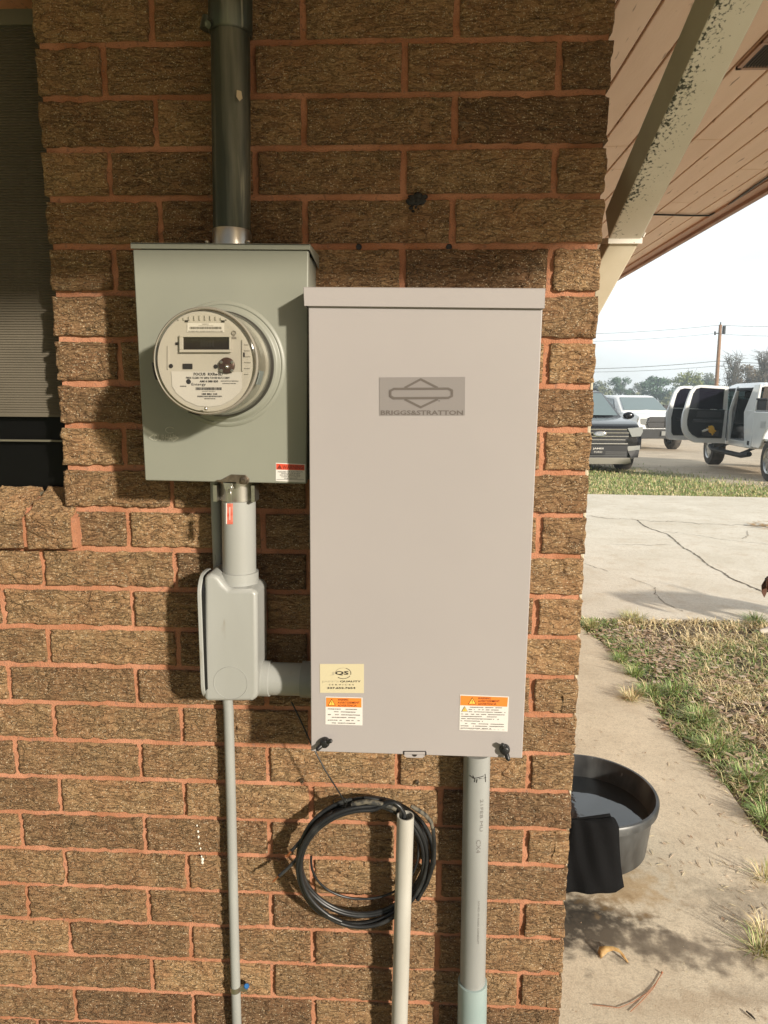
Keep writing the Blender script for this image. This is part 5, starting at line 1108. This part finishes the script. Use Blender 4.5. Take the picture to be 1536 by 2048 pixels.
# far white pickup
p = GP(1324, 901)
tk = car('white_pickup', 'white pickup with dark grille, doors shut, parked behind the black suv', p[0]+.22, p[1]+.5, gz(p[1]+.5)-.06, math.radians(11), 1.06)
MB().loft([sec(.05, .85, .62, 1.0, .95, .93, 1.18), sec(.3, .95, .52, 1.01, 1.1, .95, 1.27), sec(1.55, .97, .5, 1.02, 1.15, .92, 1.33), sec(3.9, .97, .5, 1.02, 1.2, .92, 1.33), sec(5.7, .97, .55, 1.02, 1.25, .98, 1.35)]).build('body', m_carw, tk, smooth=45, bevel=.03, seg=3)
cabin(tk, [csec(1.35, .93, 1.30, .92, 1.36), csec(2.15, .95, 1.3, .78, 1.88), csec(2.6, .95, 1.3, .80, 1.93), csec(3.8, .95, 1.3, .80, 1.92), csec(4.1, .94, 1.3, .78, 1.80)], m_carw)
MB().prism([(-.82, 1.40, 1.385), (.82, 1.40, 1.385), (.68, 2.08, 1.83), (-.68, 2.08, 1.83)], (0, -.02, .022)).build('windshield', m_wsl, tk)
for s_ in (-1, 1):
    MB().prism([(s_*.96, 1.85, 1.36), (s_*.955, 2.75, 1.36), (s_*.825, 2.75, 1.84), (s_*.81, 2.3, 1.80)], (s_*.012, 0, 0)).build('side_window', m_wsl, tk)
    MB().prism([(s_*.955, 2.85, 1.36), (s_*.955, 3.7, 1.36), (s_*.82, 3.7, 1.84), (s_*.825, 2.85, 1.84)], (s_*.012, 0, 0)).build('side_window', m_wsl, tk)
    MB().prism([(s_*.66, .03, 1.13), (s_*.99, .10, 1.13), (s_*1.0, .12, .93), (s_*.70, .02, .93)], (0, -.03, 0)).build('headlight', m_lens, tk, bevel=.01)
    MB().box((s_*1.0, 1.9, 1.36), (s_*1.22, 2.0, 1.58)).build('mirror', m_trim, tk, bevel=.02)
    for y_ in (.95, 4.6): wheel(tk, s_*.88, y_, .40, .27, s_)
gr = MB().prism([(-.60, .0, 1.19), (.60, .0, 1.19), (.70, .0, 1.0), (.62, .0, .82), (-.62, .0, .82), (-.70, .0, 1.0)], (0, -.03, 0)).build('grille', m_trim, tk, bevel=.02)
MB().box((-.66, -.045, 1.0), (.66, -.03, 1.02)).box((-.03, -.045, .83), (.03, -.03, 1.18)).build('grille_bar', m_carb, gr)
MB().prism([(-1.0, .0, .78), (1.0, .0, .78), (1.02, .05, .50), (.9, .05, .44), (-.9, .05, .44), (-1.02, .05, .50)], (0, -.05, 0)).build('bumper', mat('charcoal_bumper', (.05, .052, .055), .4), tk, bevel=.02)
MB().box((-.15, -.075, .55), (.15, -.05, .70)).build('number_plate', m_lens, tk)
# near white pickup, doors open
rr_ = GP(1527, 961); rf = GP(1388, 927)
hd_ = math.atan2(-(rf[0]-rr_[0]), rf[1]-rr_[1])
pk = car('open_door_pickup', 'white crew cab pickup with both left doors standing open', rr_[0]+.17, rr_[1]+.2, gz(rr_[1]+2)-.02, hd_, 1.03)
# local: x right, y forward, rear axle at y=0, left side at x=0 and the truck extends to x=+2
WB = 3.8
side = m_carw
# bed side with wheel arch
def arch(y0, z0, r, a0=180, a1=0, n=14): return [(y0+r*math.cos(math.radians(a0+(a1-a0)*k/n)), z0+r*math.sin(math.radians(a0+(a1-a0)*k/n))) for k in range(n+1)]
zb_ = .62
outl = [(-1.15, .75), (-.56, .68)]+arch(0, .55, .54, 165, 15)+[(.62, zb_), (1.02, zb_), (1.02, 1.36), (-1.2, 1.40)]
bedm = MB()
for x_, o_ in ((0, .06), (1.98, .06)): bedm.prism([(x_, y_, z_) for y_, z_ in outl], (o_, 0, 0))
bedm.box((.05, -1.2, .75), (1.99, -1.14, 1.38)).box((.05, .96, .75), (1.99, 1.02, 1.36)).box((.05, -1.2, .78), (1.99, 1.0, .84))
bedm.build('bed', side, pk, bevel=.02)
# cab: floor, rear wall, roof, pillars, far side
cabm = MB().box((.03, 1.05, .58), (2.01, 3.95, .72))                                                                          # sill/floor
cabm.box((.03, 1.05, .62), (.12, 1.55, 1.38))                                                                                 # rear quarter below belt
cabm.prism([(.0, 1.06, .60), (.0, 1.42, .60), (.0, 1.52, .95), (.0, 1.62, 1.34), (.10, 1.40, 1.93), (.10, 1.10, 1.93), (.03, 1.06, 1.40)], (.05, 0, 0))
cabm.loft([[(.13, y_, 1.86), (.22, y_, z_), (1.82, y_, z_), (1.91, y_, 1.86)] for y_, z_ in ((1.12, 1.93), (1.5, 1.97), (2.9, 1.97), (3.25, 1.93))])
cabm.prism([(.02, 2.56, .66), (.02, 2.68, .66), (.02, 2.66, 1.36), (.13, 2.60, 1.90), (.13, 2.52, 1.90), (.02, 2.55, 1.36)], (.06, 0, 0))  # B pillar
cabm.tube([(.08, 3.85, 1.34), (.16, 3.55, 1.6), (.2, 3.2, 1.90)], .04, 8)                                                      # A pillar
cabm.prism([(1.98, 1.1, .62), (1.98, 3.95, .62), (1.98, 3.95, 1.36), (1.98, 1.1, 1.36)], (.03, 0, 0)).tube([(1.94, 3.85, 1.34), (1.84, 3.2, 1.90)], .04, 8).tube([(1.96, 2.6, 1.36), (1.86, 2.6, 1.9)], .05, 8).tube([(1.96, 1.2, 1.36), (1.86, 1.3, 1.9)], .07, 8)
cabm.box((.05, 1.06, 1.3), (1.98, 1.12, 1.42))
cabm.build('cab', side, pk, bevel=.015)
MB().prism([(.12, 1.07, 1.42), (1.9, 1.07, 1.42), (1.84, 1.12, 1.88), (.2, 1.12, 1.88)], (0, -.01, 0)).build('rear_window', mat('brown_tinted_glass', (.10, .085, .07), .08, coat=1), pk)
MB().loft([[(0, y_, .62), (0, y_, z_-.08), (.14, y_, z_), (1.88, y_, z_), (2.02, y_, z_-.08), (2.02, y_, .62)] for y_, z_ in ((3.95, 1.36), (4.7, 1.30), (5.0, 1.1))]).build('hood', side, pk, bevel=.02)
fm = MB(); fo = [(3.92, .62), (3.28+.0, .62)]
fm.prism([(-.01, y_, z_) for y_, z_ in [(3.86, .66), (3.86, 1.34), (4.6, 1.3), (4.95, 1.1), (4.95, .7)]+arch(WB, .5, .52, 20, 100)], (.05, 0, 0)).build('front_fender', side, pk, bevel=.01)
it = MB().box((.12, 1.2, .72), (1.9, 1.28, 1.36)).box((.15, 1.35, .72), (1.85, 1.95, 1.05)).box((.15, 1.3, 1.05), (1.85, 1.48, 1.55)).box((.15, 2.75, .72), (.85, 3.25, 1.1)).box((1.15, 2.75, .72), (1.85, 3.25, 1.1)).box((.1, 3.55, .75), (1.9, 3.85, 1.36)).box((.12, 1.15, 1.80), (1.88, 3.3, 1.86))
for x_ in (.18, 1.2): it.prism([(x_, 2.62, 1.05), (x_, 2.8, 1.05), (x_, 2.68, 1.62), (x_, 2.54, 1.62)], (.6, 0, 0)).box((x_+.15, 2.54, 1.64), (x_+.45, 2.64, 1.80))
it.build('cabin_interior', m_int, pk, bevel=.02)
MB().prism([(.02, 3.9, 1.3), (2.0, 3.9, 1.3), (1.85, 3.25, 1.9), (.17, 3.25, 1.9)], (0, .01, .01)).build('windshield', m_carg, pk)
for x_, s_ in ((.13, -1), (1.9, 1)):
    for y_ in (0, WB): wheel(pk, x_, y_, .425, .29, s_, 8)
MB().tube([(-.13, .7, .50), (-.15, 1.1, .44), (-.15, 3.0, .44), (-.12, 3.3, .50)], .055, 12).tube([(-.15, 1.3, .44), (.2, 1.3, .6)], .03, 8).tube([(-.15, 2.9, .44), (.2, 2.9, .6)], .03, 8).build('running_board', m_trim, pk, smooth=50)
tbx = MB().box((.04, .52, 1.40), (1.98, 1.0, 1.60)).box((.02, .50, 1.60), (2.0, 1.02, 1.64)).build('bed_toolbox', m_trim, pk, bevel=.01)
MB().box((.10, .512, 1.48), (.32, .519, 1.54)).build('toolbox_label', m_label, tbx)
MB().box((-.005, 1.15, .655), (.0, 1.25, .745)).build('side_badge', m_trim, pk)
MB().prism([(-.004, .34+.0, 1.18), (-.004, .60, 1.18), (-.004, .60, 1.04), (-.004, .34, 1.04)], (.002, 0, 0)).build('fuel_door', mat('panel_gap_gray', (.55, .57, .58), .35, coat=.6), pk, bevel=.004)
def door(hy, length, ang, belt_r, rear):
    # outline in the door's own plane: s along the door from the hinge, z up
    A = math.radians(ang); ux_ = np.array([-math.sin(A), -math.cos(A), 0]); nn = np.array([-math.cos(A), math.sin(A), 0])   # nn points to the outer skin
    O = np.array([-.01, hy, 0]); L = length
    def pt(s_, z_, k=0., lean=True):
        tl = (.16*(z_-1.36)/.55 if (lean and z_ > 1.36) else 0)
        return O+ux_*s_+nn*(k-tl*.35)+np.array([0, 0, z_])
    if rear: cor = [(L*1.0, 1.40), (L*1.03, 1.26), (L*1.04, 1.12), (L*1.03, .98), (L*.99, .86), (L*.92, .75), (L*.82, .67), (L*.70, .62)]
    else: cor = [(L*1.0, 1.40), (L*1.03, 1.28), (L*1.02, 1.1), (L*1.0, .90), (L*1.0, .72), (L*.96, .64), (L*.9, .62)]
    upo = [(0, 1.36), (.05 if rear else .30, 1.90), (L*.70, 1.93), (L*.84, 1.90), (L*.92, 1.78), (L*.97, 1.58), (L*1.0, 1.40)]
    winl = [(.10, 1.38), (.13 if rear else .38, 1.84), (L*.69, 1.87), (L*.79, 1.84), (L*.85, 1.74), (L*.88, 1.57), (L*.90, 1.40)]
    # frame made of the door ring around the window, in strips
    mb = MB(); up_ = upo; low = [(0, .66), (0, 1.36)]+cor+[(0, .60)]
    mb.prism([pt(*q) for q in low], nn*.07)
    ring = list(zip(up_, winl))
    for (a, aw), (b_, bw_) in zip(ring[:-1], ring[1:]): mb.prism([pt(*a), pt(*b_), pt(*bw_), pt(*aw)], nn*.06)
    o = mb.build('door', side, pk, bevel=.006)
    MB().prism([pt(*q, .03) for q in winl], nn*.006).build('glass', mat('tinted_door_glass', (.014, .013, .022), .06, coat=1), o)
    pan = [(.10, .72), (.08, 1.37), (L*.90, 1.39), (L*.93, 1.15), (L*.92, 1.02), (L*(.88 if rear else .91), .90), (L*(.79 if rear else .90), .80), (L*(.66 if rear else .86), .73)]
    MB().prism([pt(*q, -.035) for q in pan], nn*.034).build('trim_panel', m_int, o, bevel=.015)
    MB().prism([pt(*q, -.075) for q in ((.14, 1.08), (.14, 1.14), (L*.82, 1.16), (L*.84, 1.09))], nn*.04).prism([pt(*q, -.06) for q in ((.2, .78), (.2, .90), (L*.6, .90), (L*.6, .78))], nn*.03).build('armrest', mat('gray_arm_rest', (.06, .062, .068), .6), o, bevel=.01)
    MB().prism([pt(*q, -.045) for q in ((.18, 1.20), (.18, 1.33), (L*.72, 1.34), (L*.74, 1.20))], nn*.012).build('upper_trim', mat('charcoal_trim', (.04, .042, .048), .5), o, bevel=.01)
    return o, pt
d1, p1 = door(2.62, 1.02, 78, 0, True)
d2, p2 = door(3.82, 1.15, 72, 0, False)
MB().box((-.32, 3.72, 1.28), (-.06, 3.78, 1.55)).build('mirror', m_trim, pk, bevel=.02)
# yellow gloves tucked in the rear door pocket
gc = np.array(p1(.42, .93, -.11)); gw = thing('work_gloves', 'yellow and white work gloves stuffed in the open rear door of the pickup', 'gloves', pk.location, hd_); gw.scale = pk.scale; LOC[gw] = np.zeros(3)
gm = MB().sphere(gc+[0, -.02, 0], (.07, .05, .09), seg=12, rings=8)
for k, (dx, dz, l) in enumerate(((-.10, .02, .12), (-.06, .07, .06), (.06, -.08, .12), (.03, -.12, .12), (.09, -.04, .10), (-.04, -.05, .10))): gm.tube([gc+[0, -.02, 0], gc+[dx*.6, -.04, dz*.6], gc+[dx*1.1, -.035, dz*1.1]], [.03, .026, .014], 8)
gm.build('glove', mat('yellow_glove', (.72, .40, .03), .8), gw, smooth=60)
MB().tube([gc+[-.08, -.05, .0], gc+[-.16, -.05, -.03], gc+[-.2, -.04, -.05]], [.022, .03, .02], 8).build('cuff', m_label, gw, smooth=60)
# ------------------------------------------------------------------ trees, pole, wires
m_bark = mat('gray_bark', (.13, .11, .09), .9); 
def foliage(name, a, b): return mat(name, a, .8, c2=b, ns=.9, nd=5)
fol = [foliage('blue_green_leaves', (.05, .11, .06), (.10, .17, .09)), foliage('yellow_green_leaves', (.16, .21, .05), (.26, .28, .09)), foliage('gray_green_leaves', (.11, .135, .08), (.19, .20, .12)), foliage('brown_twiggy_leaves', (.16, .12, .08), (.22, .17, .11))]
def tree(nm, lab, u, vtop, D, wpx, fi, dens=1., bare=0, grp='trees along the far edge of the lot'):
    p = PD(u, 799, D); x, y = p[0], p[1]; z0 = gz(y)-.05; zt_ = PD(u, vtop, D)[2]; hh_ = zt_-z0; rw = wpx/F*D/2
    t = thing(nm, lab, 'tree', (x, y, z0), 0, grp); LOC[t] = np.array([x, y, z0])
    tr = MB(); base_ = np.array([x, y, z0]); tr.tube([base_, base_+[.05, 0, hh_*.3], base_+[.1*rw*.2, 0, hh_*.6], base_+[0, 0, hh_*.85]], [hh_*.035, hh_*.026, hh_*.016, hh_*.005], 8)
    tips = []
    nb_ = 60 if bare else 16
    for k in range(nb_):
        a = random.uniform(0, 6.28); h0 = random.uniform(.22, .75)*hh_; r_ = rw*random.uniform(.4, .98)*(1-(h0/hh_-.3)**2*.6); e_ = base_+[r_*math.cos(a), r_*math.sin(a)*.8, min(hh_*.98, h0+random.uniform(.15, .4)*hh_)]
        s0_ = base_+[0, 0, h0]; mid = (s0_+e_)/2+[0, 0, -.04*hh_]; tr.tube([s0_, mid, e_], [hh_*.010, hh_*.006, hh_*.002], 5, caps=False); tips.append(e_)
        if bare:
            for _ in range(7):
                q0 = mid+(e_-mid)*random.random(); q1 = q0+np.array([random.gauss(0, .3)*rw, random.gauss(0, .3)*rw, random.uniform(-.02, .08)*hh_]); tr.tube([q0, q1], [hh_*.0035, hh_*.0012], 4, caps=False)
    tr.build('trunk', m_bark, t, fix=False)
    cl_ = [(base_+[random.gauss(0, .42)*rw, random.gauss(0, .35)*rw, hh_*random.uniform(.30, .9)]) for _ in range(int(26))]
    V = []; Fq = []; n = 0
    cl2 = []
    for c_ in cl_:
        f_ = (c_[2]-z0)/hh_; lim = rw*math.sqrt(max(.05, 1-((f_-.5)/.52)**2)); d_ = np.hypot(c_[0]-x, c_[1]-y)
        if d_ > lim*.8: c_[:2] = np.array([x, y])+(c_[:2]-[x, y])*lim*.8/d_
        cl2.append((c_, rw*random.uniform(.2, .42)))
    cnt_ = int((2600 if not bare else 500)*dens)
    for k in range(cnt_):
        c_, r_ = random.choice(cl2); d_ = rng.normal(size=3); d_ /= np.linalg.norm(d_); q = c_+d_*r_*random.random()**.35*[1, 1, .75]
        q[2] = min(q[2], zt_)
        if q[2] < z0+.4: continue
        s_ = rw*random.uniform(.03, .07); a_ = rng.normal(size=3); a_ /= np.linalg.norm(a_); b_ = np.cross(a_, d_); b_ /= np.linalg.norm(b_)+1e-9
        V += [q-a_*s_, q+b_*s_*.7, q+a_*s_, q-b_*s_*.7]; Fq.append((n, n+1, n+2, n+3)); n += 4
    c = MB(); c.add(V, Fq); c.build('crown', fol[fi], t, fix=False)
tree('round_tree', 'round blue green tree, first full crown right of the brick corner', 1240, 752, 150, 62, 0)
tree('round_tree', 'low gray green tree nearest the brick corner, behind the black suv', 1198, 762, 165, 64, 2)
tree('round_tree', 'wide blue green tree above the roof of the far white pickup', 1312, 751, 150, 88, 0)
tree('round_tree', 'yellow green domed tree left of the utility pole', 1371, 734, 130, 64, 1, 1.3)
tree('round_tree', 'dull gray green tree in the gap between the two blue green crowns', 1276, 764, 170, 50, 2)
tree('round_tree', 'low hazy tree just behind the utility pole', 1425, 745, 160, 60, 2)
tree('bare_tree', 'bare branching tree just right of the utility pole', 1462, 706, 90, 44, 2, .8, 1)
tree('bare_tree', 'bare tall tree at the right edge of the photo', 1524, 700, 85, 48, 3, .8, 1)
tree('round_tree', 'brown tinged bushy tree behind the open cab of the pickup', 1490, 728, 95, 72, 3, 1.4)
tree('round_tree', 'olive bushy tree behind the pickup roof at the right edge', 1540, 722, 100, 70, 2, 1.4)
tree('round_tree', 'dark bushy tree low between the yellow green tree and the pole', 1400, 757, 140, 60, 0)
tree('round_tree', 'hidden tree behind the house corner at far left of the row', 1130, 755, 150, 90, 0)
und = MB(); V = []; Fq = []; n = 0
for k in range(9000):
    D_ = random.uniform(120, 185); u = random.uniform(1000, 1800); q = PD(u, 799, D_); q[2] = gz(q[1])+random.random()**.8*(2.6+1.0*math.sin(u*.09)+.8*math.sin(u*.031+2)); s_ = random.uniform(.15, .5)
    d_ = rng.normal(size=3); d_ /= np.linalg.norm(d_); a_ = np.cross(d_, [0, 0, 1.]); a_ /= np.linalg.norm(a_); b_ = np.cross(a_, d_)
    V += [q-a_*s_, q+b_*s_*.8, q+a_*s_, q-b_*s_*.8]; Fq.append((n, n+1, n+2, n+3)); n += 4
kind(und.add(V, Fq).build('undergrowth', fol[2], L=(0, 0, 0), fix=False), 'stuff')
pole = thing('utility_pole', 'leaning brown wooden utility pole behind the parked trucks', 'utility pole', PD(1432, 799, 70)*[1, 1, 0]+[0, 0, gz(60)-.1])
pb, ptp = PD(1431.5, 799, 70)*[1, 1, 0]+[0, 0, gz(60)-.1], PD(1441, 650, 70)
MB().tube([pb, (pb+ptp)/2, ptp], [.20, .18, .15], 12).build('post', mat('orange_brown_timber', (.36, .20, .11), .85, c2=(.27, .155, .09), ns=3), pole, smooth=60)
hw_ = MB().tube([PD(1439, 666, 70), PD(1430, 667, 70)], .05, 6).tube([PD(1430, 663, 70), PD(1430, 670, 70)], .09, 8).tube([ptp-[0, 0, .02], ptp+[0, 0, .28]], .06, 6).tube([ptp+[.3, -.2, -.9], ptp+[.3, -.2, -.1]], .16, 10)
hw_.build('crossarm_hardware', m_trim, pole)
gp_ = 'overhead lines on the utility pole'
def wire(pts, r, lab):
    P = [PD(u, v, D) for u, v, D in pts]; Q = []
    for a, b_ in zip(P[:-1], P[1:]):
        for k in range(10): t_ = k/10; Q.append(a*(1-t_)+b_*t_-[0, 0, .35*4*t_*(1-t_)])
    Q.append(P[-1]); tag(MB().tube(Q, r, 5).build('overhead_wire', mat('wire_gray', (.12, .12, .13), .6), smooth=60), lab, 'wire', gp_)
wire([(1020, 668, 74), (1441, 650, 70), (1720, 640, 66)], .018, 'topmost thin overhead wire at the tip of the utility pole')
wire([(1020, 682, 74), (1430, 667, 70), (1720, 662, 66)], .016, 'second overhead wire, just below the tip of the pole')
wire([(1020, 737, 74), (1436, 722, 70), (1720, 716, 66)], .028, 'upper of the two dark lower wires crossing the pole')
wire([(1020, 741, 74), (1435, 732, 70), (1720, 730, 66)], .020, 'lower of the two dark lower wires crossing the pole')
# ------------------------------------------------------------------ haze
hz = MB().box((-60, -8, -2.2), (190, 230, 14)).build('haze', [], L=(0, 0, 0)); kind(hz, 'stuff')
M = bpy.data.materials.new('haze'); M.use_nodes = True; t = M.node_tree; t.nodes.clear(); o_ = t.nodes.new('ShaderNodeOutputMaterial'); v_ = t.nodes.new('ShaderNodeVolumePrincipled')
v_.inputs['Color'].default_value = (.80, .92, 1, 1); v_.inputs['Density'].default_value = .0019; v_.inputs['Anisotropy'].default_value = .2; t.links.new(v_.outputs[0], o_.inputs['Volume'])
hz.data.materials.append(M)
